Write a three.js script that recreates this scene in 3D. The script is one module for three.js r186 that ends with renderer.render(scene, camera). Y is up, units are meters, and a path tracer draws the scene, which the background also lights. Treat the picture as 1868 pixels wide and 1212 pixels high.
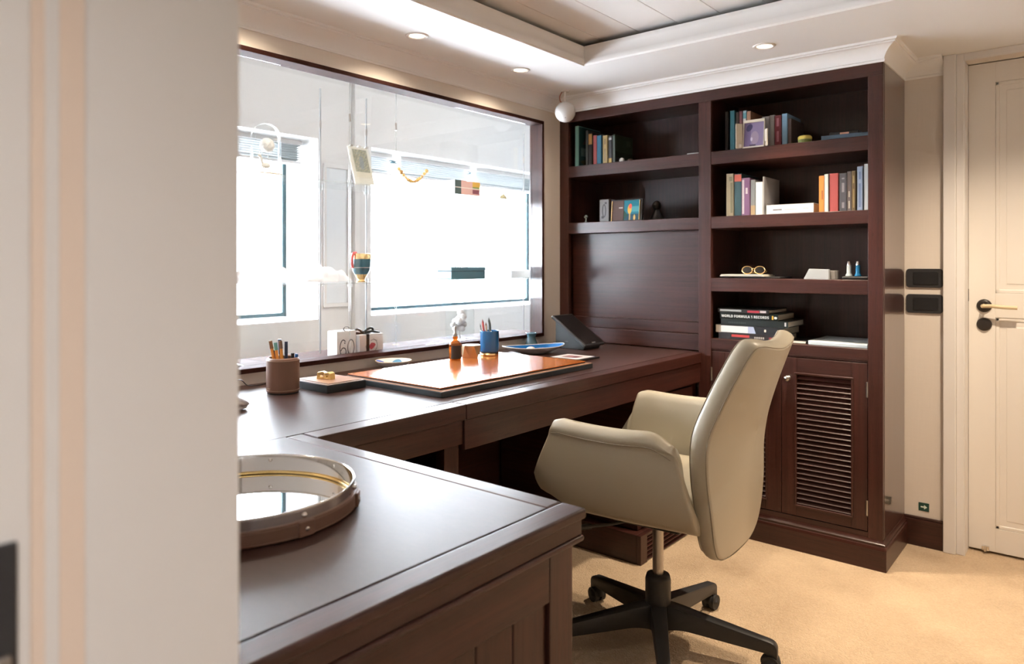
import * as THREE from 'three';
import { RoundedBoxGeometry } from 'three/addons/geometries/RoundedBoxGeometry.js';
import { RectAreaLightUniformsLib } from 'three/addons/lights/RectAreaLightUniformsLib.js';
import { mergeGeometries, mergeVertices, toCreasedNormals } from 'three/addons/utils/BufferGeometryUtils.js';

// ---------------------------------------------------------------- camera, sky, exposure
RectAreaLightUniformsLib.init();
const scene = new THREE.Scene();
const camera = new THREE.PerspectiveCamera(49.75, 1868 / 1212, 0.02, 100);
camera.position.set(0, 1.15, 0);
camera.rotation.set(0, THREE.MathUtils.degToRad(39.72), 0);
camera.setViewOffset(1868, 1212, 0, 124, 1868, 1212);      // lens shifted down: verticals stay vertical
camera.focus = 2.0;
camera.userData.fStop = 4.5;
scene.background = new THREE.Color().setRGB(26, 28.2, 31);  // bright overcast sky and sea glare
const renderer = new THREE.WebGLRenderer({ antialias: true });
renderer.toneMapping = THREE.LinearToneMapping;
renderer.toneMappingExposure = 1.07;
renderer.shadowMap.enabled = true;
const LAMP = { color: [1, 0.82, 0.62], hallColor: [1, 0.96, 0.93], power: 12, room: 6.5, hall: 7.4 };

// ---------------------------------------------------------------- helpers
let seed = 7;
const rnd = () => { seed = (seed * 1664525 + 1013904223) >>> 0; return seed / 4294967296; };
const R = (a, b) => a + (b - a) * rnd();
const taken = new Map();
function numbered(n) { const k = taken.get(n) ?? 0; taken.set(n, k + 1); return k ? n + '_' + String(k).padStart(3, '0') : n; }
function mesh(name, geo, mat, parent) {
  const m = new THREE.Mesh(geo, mat); m.name = name; m.castShadow = m.receiveShadow = true; (parent || scene).add(m); return m;
}
function thing(name, label, category, pos = [0, 0, 0], turn = 0, group) {
  const o = new THREE.Group(); o.name = numbered(name); o.position.set(...pos); o.rotation.y = turn; scene.add(o);
  o.userData = { label, category }; if (group) o.userData.group = group; return o;
}
function solo(name, geo, mat, label, category, group) {
  const m = mesh(numbered(name), geo, mat); m.userData = { label, category }; if (group) m.userData.group = group; return m;
}
function struct(name, geo, mat, label) { const m = mesh(name, geo, mat); m.userData = { kind: 'structure', label }; return m; }
function structGroup(name, label) { const g = new THREE.Group(); g.name = name; g.userData = { kind: 'structure', label }; scene.add(g); return g; }
// uv in metres, u along the longest side so that grain runs along the board
function muv(g) {
  g.computeBoundingBox();
  const s = g.boundingBox.getSize(new THREE.Vector3()).toArray(), L = s.indexOf(Math.max(...s)), p = g.attributes.position, n = g.attributes.normal;
  const uv = new Float32Array(p.count * 2), ou = rnd() * 3, ov = rnd() * 3;
  for (let i = 0; i < p.count; i++) {
    const nn = [Math.abs(n.getX(i)), Math.abs(n.getY(i)), Math.abs(n.getZ(i))], k = nn.indexOf(Math.max(...nn)), c = [p.getX(i), p.getY(i), p.getZ(i)];
    let a = [0, 1, 2].filter((q) => q !== k); if (a[1] === L) a = [a[1], a[0]];
    uv[i * 2] = c[a[0]] + ou; uv[i * 2 + 1] = c[a[1]] + ov;
  }
  g.setAttribute('uv', new THREE.BufferAttribute(uv, 2)); return g;
}
function B(x0, x1, y0, y1, z0, z1, r = 0.0015, seg = 1) {
  const w = Math.abs(x1 - x0), h = Math.abs(y1 - y0), d = Math.abs(z1 - z0), rr = Math.min(r, w / 2.01, h / 2.01, d / 2.01);
  const g = rr > 0.0002 ? new RoundedBoxGeometry(w, h, d, seg, rr) : new THREE.BoxGeometry(w, h, d).toNonIndexed();
  g.translate((x0 + x1) / 2, (y0 + y1) / 2, (z0 + z1) / 2); return muv(g);
}
const P = (name, parent, mat, x0, x1, y0, y1, z0, z1, r, seg) => mesh(name, B(x0, x1, y0, y1, z0, z1, r, seg), mat, parent);
const merge = (list) => mergeGeometries(list.map((g) => { const q = g.index ? g.toNonIndexed() : g; for (const k of Object.keys(q.attributes)) if (!['position', 'normal', 'uv'].includes(k)) q.deleteAttribute(k); return q; }));
const V = (x, y, z) => new THREE.Vector3(x, y, z);
function lathe(pts, seg = 40) { return new THREE.LatheGeometry(pts.map((p) => new THREE.Vector2(p[0], p[1])), seg); }
function tube(pts, r, seg = 24, rad = 8, closed = false) { return new THREE.TubeGeometry(new THREE.CatmullRomCurve3(pts.map((p) => V(...p)), closed, 'centripetal'), seg, r, rad, closed); }
function cyl(r0, r1, h, x, y, z, seg = 24) { const g = new THREE.CylinderGeometry(r1, r0, h, seg); g.translate(x, y + h / 2, z); return g; }
function rod(a, b, r, seg = 10) {
  const A = V(...a), Bv = V(...b), g = new THREE.CylinderGeometry(r, r, A.distanceTo(Bv), seg);
  g.applyQuaternion(new THREE.Quaternion().setFromUnitVectors(V(0, 1, 0), Bv.clone().sub(A).normalize())); const c = A.add(Bv).multiplyScalar(0.5); g.translate(c.x, c.y, c.z); return g;
}
function grid(nu, nv, f, closeU = false) {   // smooth surface from f(i/nu, j/nv) -> [x, y, z]
  const pos = [], uv = [], idx = [];
  for (let j = 0; j <= nv; j++) for (let i = 0; i <= nu; i++) { pos.push(...f(i / nu, j / nv)); uv.push(i / nu, j / nv); }
  for (let j = 0; j < nv; j++) for (let i = 0; i < nu; i++) { const a = j * (nu + 1) + i, b = a + 1, c = a + nu + 1, d = c + 1; idx.push(a, b, d, a, d, c); }
  let g = new THREE.BufferGeometry(); g.setAttribute('position', new THREE.Float32BufferAttribute(pos, 3)); g.setAttribute('uv', new THREE.Float32BufferAttribute(uv, 2)); g.setIndex(idx);
  if (closeU) { const u = g.attributes.uv.clone(); g.deleteAttribute('uv'); g = mergeVertices(g, 1e-5); }
  g.computeVertexNormals();
  if (!g.attributes.uv) g.setAttribute('uv', new THREE.Float32BufferAttribute(new Float32Array(g.attributes.position.count * 2), 2));
  return g;
}
// closed padded plate: outline(t)->[a,b], thickness h, map(a,b,off)->[x,y,z]
function pad(outline, h, map, n = 72, edge = 0.03) {
  let ca = 0, cb = 0; for (let i = 0; i < n; i++) { const o = outline(i / n); ca += o[0] / n; cb += o[1] / n; }
  const rows = [[0.001, -1], [0.35, -1], [0.7, -0.995]];
  for (let k = 0; k <= 8; k++) { const a = -Math.PI / 2 + (k / 8) * Math.PI; rows.push([1 - edge + edge * Math.cos(a), Math.sin(a)]); }
  rows.push([0.7, 0.995], [0.35, 1], [0.001, 1]);
  return grid(n, rows.length - 1, (u, v) => {
    const [r, s] = rows[Math.round(v * (rows.length - 1))], o = outline((u % 1)); return map(ca + (o[0] - ca) * r, cb + (o[1] - cb) * r, s * h / 2);
  }, true);
}
function closedSpline(pts) { const c = new THREE.CatmullRomCurve3(pts.map((p) => V(p[0], p[1], 0)), true, 'centripetal'); return (t) => { const p = c.getPoint(t); return [p.x, p.y]; }; }
function extr(shape, depth, bevel = 0.001, seg = 12) { return new THREE.ExtrudeGeometry(shape, { depth, bevelEnabled: bevel > 0, bevelThickness: bevel, bevelSize: bevel, bevelSegments: 2, curveSegments: seg }); }
function roundRect(w, h, r) { const s = new THREE.Shape(), x = -w / 2, y = -h / 2; s.moveTo(x + r, y); s.lineTo(x + w - r, y); s.absarc(x + w - r, y + r, r, -Math.PI / 2, 0); s.lineTo(x + w, y + h - r); s.absarc(x + w - r, y + h - r, r, 0, Math.PI / 2); s.lineTo(x + r, y + h); s.absarc(x + r, y + h - r, r, Math.PI / 2, Math.PI); s.lineTo(x, y + r); s.absarc(x + r, y + r, r, Math.PI, Math.PI * 1.5); return s; }
// profile [[out, y]...] swept along a plan path [[x, z]...] with mitred corners; the room lies to the left normal (-dz, dx)
function sweep(path, profile) {
  const pos = [], uv = [], pts = path.map((p, i) => {
    const d = (a, b) => { const x = b[0] - a[0], z = b[1] - a[1], l = Math.hypot(x, z); return [x / l, z / l]; };
    const d0 = i ? d(path[i - 1], p) : d(p, path[1]), d1 = i < path.length - 1 ? d(p, path[i + 1]) : d0;
    const n0 = [-d0[1], d0[0]], n1 = [-d1[1], d1[0]], k = 1 + n0[0] * n1[0] + n0[1] * n1[1]; return [(n0[0] + n1[0]) / k, (n0[1] + n1[1]) / k];
  });
  let len = 0;
  for (let i = 0; i + 1 < path.length; i++) {
    const l = Math.hypot(path[i + 1][0] - path[i][0], path[i + 1][1] - path[i][1]); let w = 0;
    for (let j = 0; j + 1 < profile.length; j++) {
      const q = (a, b) => [path[a][0] + pts[a][0] * profile[b][0], profile[b][1], path[a][1] + pts[a][1] * profile[b][0]];
      const dw = Math.hypot(profile[j + 1][0] - profile[j][0], profile[j + 1][1] - profile[j][1]);
      const A = q(i, j), Bq = q(i + 1, j), C = q(i + 1, j + 1), D = q(i, j + 1);
      pos.push(...A, ...Bq, ...C, ...A, ...C, ...D); uv.push(len, w, len + l, w, len + l, w + dw, len, w, len + l, w + dw, len, w + dw); w += dw;
    }
    len += l;
  }
  const g = new THREE.BufferGeometry(); g.setAttribute('position', new THREE.Float32BufferAttribute(pos, 3)); g.setAttribute('uv', new THREE.Float32BufferAttribute(uv, 2)); g.computeVertexNormals();
  return toCreasedNormals(g, 0.6);
}

// ---------------------------------------------------------------- textures
function pnoise(w, h, cx, cy, sd) {          // tiling value noise, cx x cy cells
  const t = new Float32Array(cx * cy); let s = (sd * 7919 + 13) | 0; for (let i = 0; i < t.length; i++) { s = (s + 0x6d2b79f5) | 0; let q = Math.imul(s ^ (s >>> 15), 1 | s); q = (q + Math.imul(q ^ (q >>> 7), 61 | q)) ^ q; t[i] = ((q ^ (q >>> 14)) >>> 0) / 4294967296; }
  const o = new Float32Array(w * h), sm = (x) => x * x * (3 - 2 * x);
  for (let y = 0; y < h; y++) for (let x = 0; x < w; x++) {
    const fx = (x / w) * cx, fy = (y / h) * cy, ix = Math.floor(fx), iy = Math.floor(fy), a = sm(fx - ix), b = sm(fy - iy), x1 = (ix + 1) % cx, y1 = (iy + 1) % cy;
    o[y * w + x] = (t[iy * cx + ix] * (1 - a) + t[iy * cx + x1] * a) * (1 - b) + (t[y1 * cx + ix] * (1 - a) + t[y1 * cx + x1] * a) * b;
  }
  return o;
}
function tex(w, h, f, srgb, rx, ry) {
  const d = new Uint8Array(w * h * 4);
  for (let i = 0; i < w * h; i++) { const c = f(i); for (let k = 0; k < 3; k++) d[i * 4 + k] = Math.max(0, Math.min(255, Math.round((srgb ? THREE.Color.prototype.convertLinearToSRGB.call(new THREE.Color(c[k], 0, 0)).r : c[k]) * 255))); d[i * 4 + 3] = 255; }
  const t = new THREE.DataTexture(d, w, h); t.wrapS = t.wrapT = THREE.RepeatWrapping; t.magFilter = THREE.LinearFilter; t.minFilter = THREE.LinearFilter; if (srgb) t.colorSpace = THREE.SRGBColorSpace; t.repeat.set(1 / rx, 1 / ry); t.needsUpdate = true; return t;
}
const mix = (a, b, t) => a.map((v, i) => v + (b[i] - v) * t);
const N = 512;
const woodMap = (() => {
  const a = pnoise(N, N, 4, 64, 1), b = pnoise(N, N, 10, 200, 2), c = pnoise(N, N, 3, 14, 3), d = pnoise(N, N, 40, 256, 4);
  return tex(N, N, (i) => { const v = 0.4 * a[i] + 0.25 * b[i] + 0.35 * c[i]; const k = mix([0.021, 0.0064, 0.0048], [0.064, 0.0185, 0.0125], v); return d[i] > 0.78 ? k.map((q) => q * 0.78) : k; }, true, 1.1, 0.5);
})();
const woodBump = (() => { const b = pnoise(N, N, 10, 200, 2), d = pnoise(N, N, 40, 256, 4); return tex(N, N, (i) => { const v = 0.5 * b[i] + 0.5 * d[i]; return [v, v, v]; }, false, 1.1, 0.5); })();
const leatherBump = (() => { const a = pnoise(N, N, 60, 60, 5), b = pnoise(N, N, 130, 130, 6), c = pnoise(N, N, 12, 12, 7); return tex(N, N, (i) => { const v = 0.45 * a[i] + 0.35 * b[i] + 0.2 * c[i]; return [v, v, v]; }, false, 0.16, 0.16); })();
const deskLeatherMap = (() => { const a = pnoise(N, N, 30, 90, 8), b = pnoise(N, N, 6, 8, 9), c = pnoise(N, N, 120, 160, 10); return tex(N, N, (i) => mix([0.03, 0.0125, 0.0098], [0.052, 0.022, 0.017], 0.4 * a[i] + 0.35 * b[i] + 0.25 * c[i]), true, 0.5, 0.5); })();
const carpetMap = (() => { const M2 = 1024, a = pnoise(M2, M2, 512, 512, 11), b = pnoise(M2, M2, 7, 7, 12), c = pnoise(M2, M2, 22, 16, 13), d = pnoise(M2, M2, 70, 70, 14); return tex(M2, M2, (i) => { const v = 0.26 * a[i] + 0.3 * b[i] + 0.34 * c[i] + 0.1 * d[i]; return mix([0.4, 0.285, 0.18], [0.7, 0.53, 0.355], v); }, true, 2.2, 2.2); })();
const carpetBump = (() => { const a = pnoise(N, N, 256, 256, 15), b = pnoise(N, N, 40, 40, 16); return tex(N, N, (i) => { const v = 0.75 * a[i] + 0.25 * b[i]; return [v, v, v]; }, false, 0.7, 0.7); })();
const fabricMap = (() => { const a = pnoise(N, N, 8, 200, 20), b = pnoise(N, N, 200, 8, 21), c = pnoise(N, N, 6, 6, 22); return tex(N, N, (i) => { const v = 0.95 + 0.05 * (0.4 * a[i] + 0.4 * b[i] + 0.2 * c[i]); return [v, v, v]; }, true, 0.4, 0.4); })();
function canvasTex(w, h, draw) { const c = document.createElement('canvas'); c.width = w; c.height = h; draw(c.getContext('2d'), w, h); const t = new THREE.CanvasTexture(c); t.colorSpace = THREE.SRGBColorSpace; t.magFilter = THREE.LinearFilter; return t; }

// ---------------------------------------------------------------- materials
const col = (r, g, b) => new THREE.Color().setRGB(r, g, b);
const std = (c, rough, extra = {}) => new THREE.MeshPhysicalMaterial({ color: Array.isArray(c) ? col(...c) : new THREE.Color(c), roughness: rough, ...extra });
const M = {
  wood: std([1, 1, 1], 0.4, { map: woodMap, bumpMap: woodBump, bumpScale: 0.00012, specularIntensity: 0.6, clearcoat: 0.28, clearcoatRoughness: 0.18 }),
  woodGloss: std([1, 1, 1], 0.3, { map: woodMap, clearcoat: 1, clearcoatRoughness: 0.035 }),
  deskLeather: std([1, 1, 1], 0.39, { map: deskLeatherMap }),
  woodMatte: std([0.9, 0.9, 0.9], 0.7, { map: woodMap, specularIntensity: 0.25 }),
  groove: std([0.012, 0.006, 0.005], 0.6),
  white: std([0.78, 0.755, 0.73], 0.42),
  ceil: std([0.88, 0.872, 0.86], 0.5),
  wall: std([0.76, 0.69, 0.61], 0.75, { map: fabricMap }),
  outerWhite: std([0.73, 0.728, 0.72], 0.5),
  carpet: std([1, 1, 1], 0.95, { map: carpetMap, bumpMap: carpetBump, bumpScale: 0.004, sheen: 0.25, sheenRoughness: 0.7 }),
  door: std([0.8, 0.76, 0.7], 0.38),
  black: std([0.012, 0.012, 0.013], 0.35),
  blackMatte: std([0.02, 0.02, 0.021], 0.6),
  plastic: std([0.028, 0.028, 0.03], 0.42),
  chrome: std([0.75, 0.73, 0.7], 0.08, { metalness: 1 }),
  mirror: std([0.86, 0.87, 0.88], 0.012, { metalness: 1 }),
  steel: std([0.45, 0.43, 0.41], 0.3, { metalness: 1 }),
  brass: std([0.72, 0.52, 0.22], 0.25, { metalness: 1 }),
  gold: std([0.85, 0.6, 0.28], 0.22, { metalness: 1 }),
  pane: new THREE.MeshPhysicalMaterial({ color: 0xffffff, roughness: 0, transmission: 1, thickness: 0, ior: 1.5 }),
  acrylic: new THREE.MeshPhysicalMaterial({ color: col(0.93, 0.95, 0.95), roughness: 0.04, transmission: 0.92, thickness: 0, ior: 1.45 }),
  clearGlass: new THREE.MeshPhysicalMaterial({ color: col(0.96, 0.98, 0.98), roughness: 0.0, transmission: 1, thickness: 0, ior: 1.45 }),
  gasket: std([0.012, 0.05, 0.062], 0.5),
  chairLeather: std([0.44, 0.395, 0.297], 0.42, { bumpMap: leatherBump, bumpScale: 0.00008, clearcoat: 0.3, clearcoatRoughness: 0.3 }),
  seam: std([0.3, 0.26, 0.19], 0.7),
  brownLeather: std([0.17, 0.085, 0.055], 0.42, { bumpMap: leatherBump, bumpScale: 0.0001 }),
  orangeLeather: std([0.36, 0.11, 0.026], 0.16),
  navy: std([0.02, 0.027, 0.032], 0.4),
  pages: std([0.72, 0.68, 0.58], 0.85),
  cream: std([0.66, 0.6, 0.48], 0.5),
  whiteGloss: std([0.8, 0.8, 0.79], 0.25),
};
const tint = new Map();
const C = (r, g, b, rough = 0.5) => { const k = [r, g, b, rough].join(); if (!tint.has(k)) tint.set(k, std([r, g, b], rough)); return tint.get(k); };

// ================================================================= SETTING
const WX = -2.136, ZB = -3.32, ZC = -2.95, H = 1.98, ZF = -0.26, WXo = -2.2;
struct('floor', B(WXo, 1.3, -0.1, 0, -3.53, 1.4, 0), M.carpet, 'beige cut pile carpet over the whole cabin floor');
// window wall
const WZ0 = -0.62, WZ1 = -2.808, WY0 = 0.797, WY1 = 1.852;
struct('wall_left', merge([B(WXo, WX, -0.1, WY0, 0, -3.46, 0), B(WXo, WX, WY1, 2.2, 0, -3.46, 0), B(WXo, WX, WY0, WY1, WZ1, -3.46, 0), B(WXo, WX, WY0, WY1, 0, WZ0, 0)]), M.wall, 'cream cabin wall around the wide interior window');
{
  const w = structGroup('window_1', 'wide interior window in a thin dark mahogany frame above the desk');
  const f = 0.016, x0 = WXo - 0.005, x1 = WX + 0.009;
  P('frame_rail', w, M.woodMatte, x0, x1, WY0, WY0 + f, WZ0, WZ1, 0.002); P('frame_rail', w, M.woodMatte, x0, x1, WY1 - f, WY1, WZ0, WZ1, 0.002);
  P('frame_stile', w, M.woodGloss, x0, x1, WY0 + f, WY1 - f, WZ1, WZ1 + f, 0.002); P('frame_stile', w, M.wood, x0, x1, WY0 + f, WY1 - f, WZ0 - f, WZ0, 0.002);
  P('pane', w, M.pane, WXo + 0.0045, WXo + 0.0105, WY0 + f, WY1 - f, WZ0 - f, WZ1 + f, 0);
  P('ledge', w, M.woodMatte, -2.48, WXo - 0.006, 0.772, 0.797, WZ0, -3.0, 0.003);
}
// back wall with the door opening
const DX0 = -0.43, DX1 = 0.36, DT = 1.95;
struct('wall_back', merge([B(WXo, DX0 - 0.004, -0.1, 2.2, ZB, ZB - 0.14, 0), B(DX1 + 0.004, 1.3, -0.1, 2.2, ZB, ZB - 0.14, 0), B(DX0 - 0.004, DX1 + 0.004, DT + 0.004, 2.2, ZB, ZB - 0.14, 0), B(DX0 - 0.1, DX1 + 0.1, -0.1, 2.2, ZB - 0.14, ZB - 0.2, 0)]), M.wall, 'cream fabric covered wall beside the white door, with an added light stop behind the leaf');  // last box is unseen backing, added to stop sky light leaking under the door
struct('wall_right', B(0.9, 1.0, -0.1, 2.2, -3.46, -0.06, 0), M.wall, 'cream cabin wall opposite the window');
struct('wall_front', merge([B(WXo, -0.476, -0.1, 2.2, ZF, -0.06, 0), B(0.376, 0.9, -0.1, 2.2, ZF, -0.06, 0), B(-0.476, 0.376, 1.96, 2.2, ZF, -0.06, 0)]), M.white, 'off white partition with the doorway one looks in through');
{
  const j = structGroup('trim_1', 'off white door lining with seal strips at the edge of the doorway');
  P('lining_board', j, M.white, -0.476, -0.47, 0, 1.955, ZF - 0.006, -0.1665, 0.002);
  P('lining_board', j, M.white, -0.476, -0.4695, 0, 1.955, -0.153, -0.1455, 0.001);
  P('lining_board', j, M.white, -0.476, -0.4685, 0, 1.955, -0.1385, -0.05, 0.002);
  const peach = C(0.8, 0.66, 0.55, 0.6);
  P('seal_strip', j, peach, -0.476, -0.4705, 0, 1.955, -0.1665, -0.153, 0); P('seal_strip', j, peach, -0.476, -0.4705, 0, 1.955, -0.1455, -0.1385, 0);
  P('lining_board', j, M.white, 0.37, 0.376, 0, 1.955, ZF - 0.006, -0.05, 0.002); P('lining_board', j, M.white, -0.476, 0.376, 1.95, 1.956, ZF - 0.006, -0.05, 0.002);
  const k = P('strike_plate', j, M.plastic, -0.4685, -0.4655, 0.82, 0.996, -0.131, -0.1, 0.002, 2); mesh('keeper', B(-0.4655, -0.462, 0.905, 0.935, -0.127, -0.104, 0.001), M.steel, k);
}
// hall behind the camera
struct('wall_hall', merge([B(-1.3, -1.2, -0.1, 2.2, -0.06, 1.4, 0), B(1.2, 1.3, -0.1, 2.2, -0.06, 1.4, 0), B(-1.3, 1.3, -0.1, 2.2, 1.3, 1.4, 0), B(0.9, 1.3, -0.1, 2.2, -0.16, -0.06, 0)]), M.white, 'off white walls of the hall outside the doorway');
struct('ceiling_hall', B(-1.3, 1.3, 2.1, 2.2, -0.06, 1.4, 0), M.ceil, 'white ceiling of the hall outside the doorway');
// ceiling with raised coffer
const CX0 = -1.666, CX1 = 0.3, CZ0 = -2.47, CZ1 = -0.72, CT = 2.05;
{
  const c = struct('ceiling', merge([
    B(WX, CX0 - 0.03, H, H + 0.04, ZF, ZB, 0), B(CX1 + 0.03, 0.9, H, H + 0.04, ZF, ZB, 0), B(CX0 - 0.03, CX1 + 0.03, H, H + 0.04, CZ0 - 0.03, ZB, 0), B(CX0 - 0.03, CX1 + 0.03, H, H + 0.04, ZF, CZ1 + 0.03, 0),
    B(WX, 0.9, 2.13, 2.16, ZF, ZB, 0), B(WX, CX0 - 0.17, H + 0.04, 2.13, ZF, ZB, 0), B(CX1 + 0.17, 0.9, H + 0.04, 2.13, ZF, ZB, 0), B(CX0 - 0.17, CX1 + 0.17, H + 0.04, 2.13, CZ0 - 0.17, ZB, 0), B(CX0 - 0.17, CX1 + 0.17, H + 0.04, 2.13, CZ1 + 0.17, ZF, 0),
  ]), M.ceil, 'white lacquered ceiling with a raised planked coffer');
  const W = 0.168, start = -1.43 - 2 * W;
  for (let x = start; x < CX1 + 0.1; x += W) P('plank', c, M.ceil, x + 0.001, x + W - 0.001, 2.072, 2.092, CZ0 - 0.165, CZ1 + 0.165, 0.0015);
  // coffer moulding: inner upstand with a lip under the soffit
  const prof = [[-0.05, H], [-0.05, H - 0.006], [-0.012, H - 0.006], [-0.008, H - 0.012], [0.004, H - 0.012], [0.009, H - 0.006], [0.009, H + 0.012], [0.004, H + 0.02], [0.0, H + 0.05], [0.004, CT - 0.008], [0.002, CT], [-0.028, CT], [-0.03, CT - 0.01], [-0.03, H + 0.03]];
  const path = [[CX0, CZ1], [CX0, CZ0], [CX1, CZ0], [CX1, CZ1], [CX0, CZ1]];
  mesh('coffer_moulding', sweep(path, prof), M.ceil, c);
}
// crown moulding over window wall, bookcase and back wall
struct('trim_2', sweep([[WX, ZF], [WX, ZC], [-0.645, ZC], [-0.645, ZB], [DX0 - 0.072, ZB]], [[0, 1.908], [0.005, 1.908], [0.007, 1.915], [0.004, 1.919], [0.006, 1.927], [0.014, 1.941], [0.026, 1.953], [0.042, 1.962], [0.05, 1.965], [0.05, 1.97], [0.056, 1.972], [0.058, H + 0.001]]), M.ceil, 'white crown moulding running round under the ceiling');
struct('baseboard_back', merge([B(-0.645, DX0 - 0.075, 0, 0.108, ZB, ZB + 0.016, 0.001), B(-0.645, DX0 - 0.075, 0.108, 0.118, ZB, ZB + 0.011, 0.003)]), M.wood, 'dark mahogany baseboard between bookcase and door casing');
// outer passage beyond the interior window
{
  const xo = -3.05, xg = -3.342, z1 = -2.146, z2 = -2.48, z3 = -4.209, y0 = 0.872, y1 = 1.78;
  struct('floor_passage', B(-3.5, WXo, -0.1, 0, 0.0, -5, 0), C(0.11, 0.06, 0.035, 0.5), 'floor of the passage beyond the interior window');
  struct('ceiling_passage', B(-3.5, WXo, 2.2, 2.3, 0.0, -5, 0), M.outerWhite, 'white ceiling of the passage beyond the interior window');
  struct('wall_outer', merge([B(xo, -3.36, -0.1, y0, 0, -5, 0), B(xo, -3.36, y1, 2.2, 0, -5, 0), B(xo, -3.36, y0, y1, z1, z2, 0), B(xo, -3.36, y0, y1, z3, -5, 0), B(xo, -3.36, y0, y1, 0, -0.4, 0)]), M.outerWhite, 'white outer wall with two large bright windows');
  struct('wall_passage', merge([B(-3.36, WXo, -0.1, 2.2, -4.95, -5.05, 0), B(-3.36, WXo, -0.1, 2.2, 0, 0.1, 0), B(WXo, -2.1, -0.1, 2.2, -3.46, -5, 0)]), M.outerWhite, 'white end walls of the passage');
  const pil = struct('trim_3', B(xo + 0.03, xo, 0, 2.2, -2.461, -2.353, 0.003), M.outerWhite, 'white pilaster between the two outer windows');
  const pan = structGroup('trim_4', 'pale framed panel on the pier between the outer windows');
  P('panel', pan, C(0.74, 0.79, 0.83, 0.18), xo + 0.004, xo, 0.95, 1.64, -2.32, -2.19, 0.001);
  P('rail', pan, M.outerWhite, xo + 0.012, xo, 1.64, 1.66, -2.335, -2.175, 0.001); P('rail', pan, M.outerWhite, xo + 0.012, xo, 0.93, 0.95, -2.335, -2.175, 0.001);
  P('stile', pan, M.outerWhite, xo + 0.012, xo, 0.95, 1.64, -2.19, -2.175, 0.001); P('stile', pan, M.outerWhite, xo + 0.012, xo, 0.95, 1.64, -2.335, -2.32, 0.001);
  [['window_2', -0.4, z1, 'outer window with a teal gasket seen through the left of the interior window'], ['window_3', z2, z3, 'wide outer window with a teal gasket seen behind the cup and boxes']].forEach(([n, a, b, label]) => {
    const w = structGroup(n, label), g = 0.02, gy0 = y0 + 0.002;
    P('gasket', w, M.gasket, xg - 0.012, xg + 0.008, gy0, gy0 + g, a, b, 0.001); P('gasket', w, M.gasket, xg - 0.012, xg + 0.008, y1 - g, y1, a, b, 0.001);
    P('gasket', w, M.gasket, xg - 0.012, xg + 0.008, gy0 + g, y1 - g, b, b + g, 0.001); P('gasket', w, M.gasket, xg - 0.012, xg + 0.008, gy0 + g, y1 - g, a - g, a, 0.001);
    P('pane', w, M.pane, xg - 0.006, xg, gy0 + g, y1 - g, a - g, b + g, 0);
  });
  const blindSpots = [[-1.02, -1.62], [-1.63, -2.135], [-2.49, -2.74], [-2.8, -3.4], [-3.45, -4.06]];
  blindSpots.forEach(([a, b], k) => {
    const t = thing('venetian_blind', ['drawn up white slatted blind at the hidden end of the narrower outer window', 'drawn up white slatted blind behind the glass bell jar', 'shortest drawn up slatted blind beside the pier', 'drawn up white slatted blind behind the patterned box', 'drawn up white slatted blind at the window end past the patterned box'][k], 'blind', [-3.2, 1.66, 0], 0, k < 2 ? 'blinds of the narrower outer window' : 'blinds of the wide outer window');
    const w = C(0.32, 0.36, 0.36, 0.5);
    P('head_rail', t, M.outerWhite, -0.03, 0.03, 0.098, 0.12, a, b, 0.002);
    for (let i = 0; i < 7; i++) { const s = P('slat', t, w, -0.025, 0.025, -0.001, 0.001, a - 0.006, b + 0.006, 0); s.position.y = 0.022 + i * 0.0115; s.rotation.z = 0.12; }
    P('bottom_rail', t, M.outerWhite, -0.027, 0.027, 0, 0.013, a - 0.004, b + 0.004, 0.002);
  });
}
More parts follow.
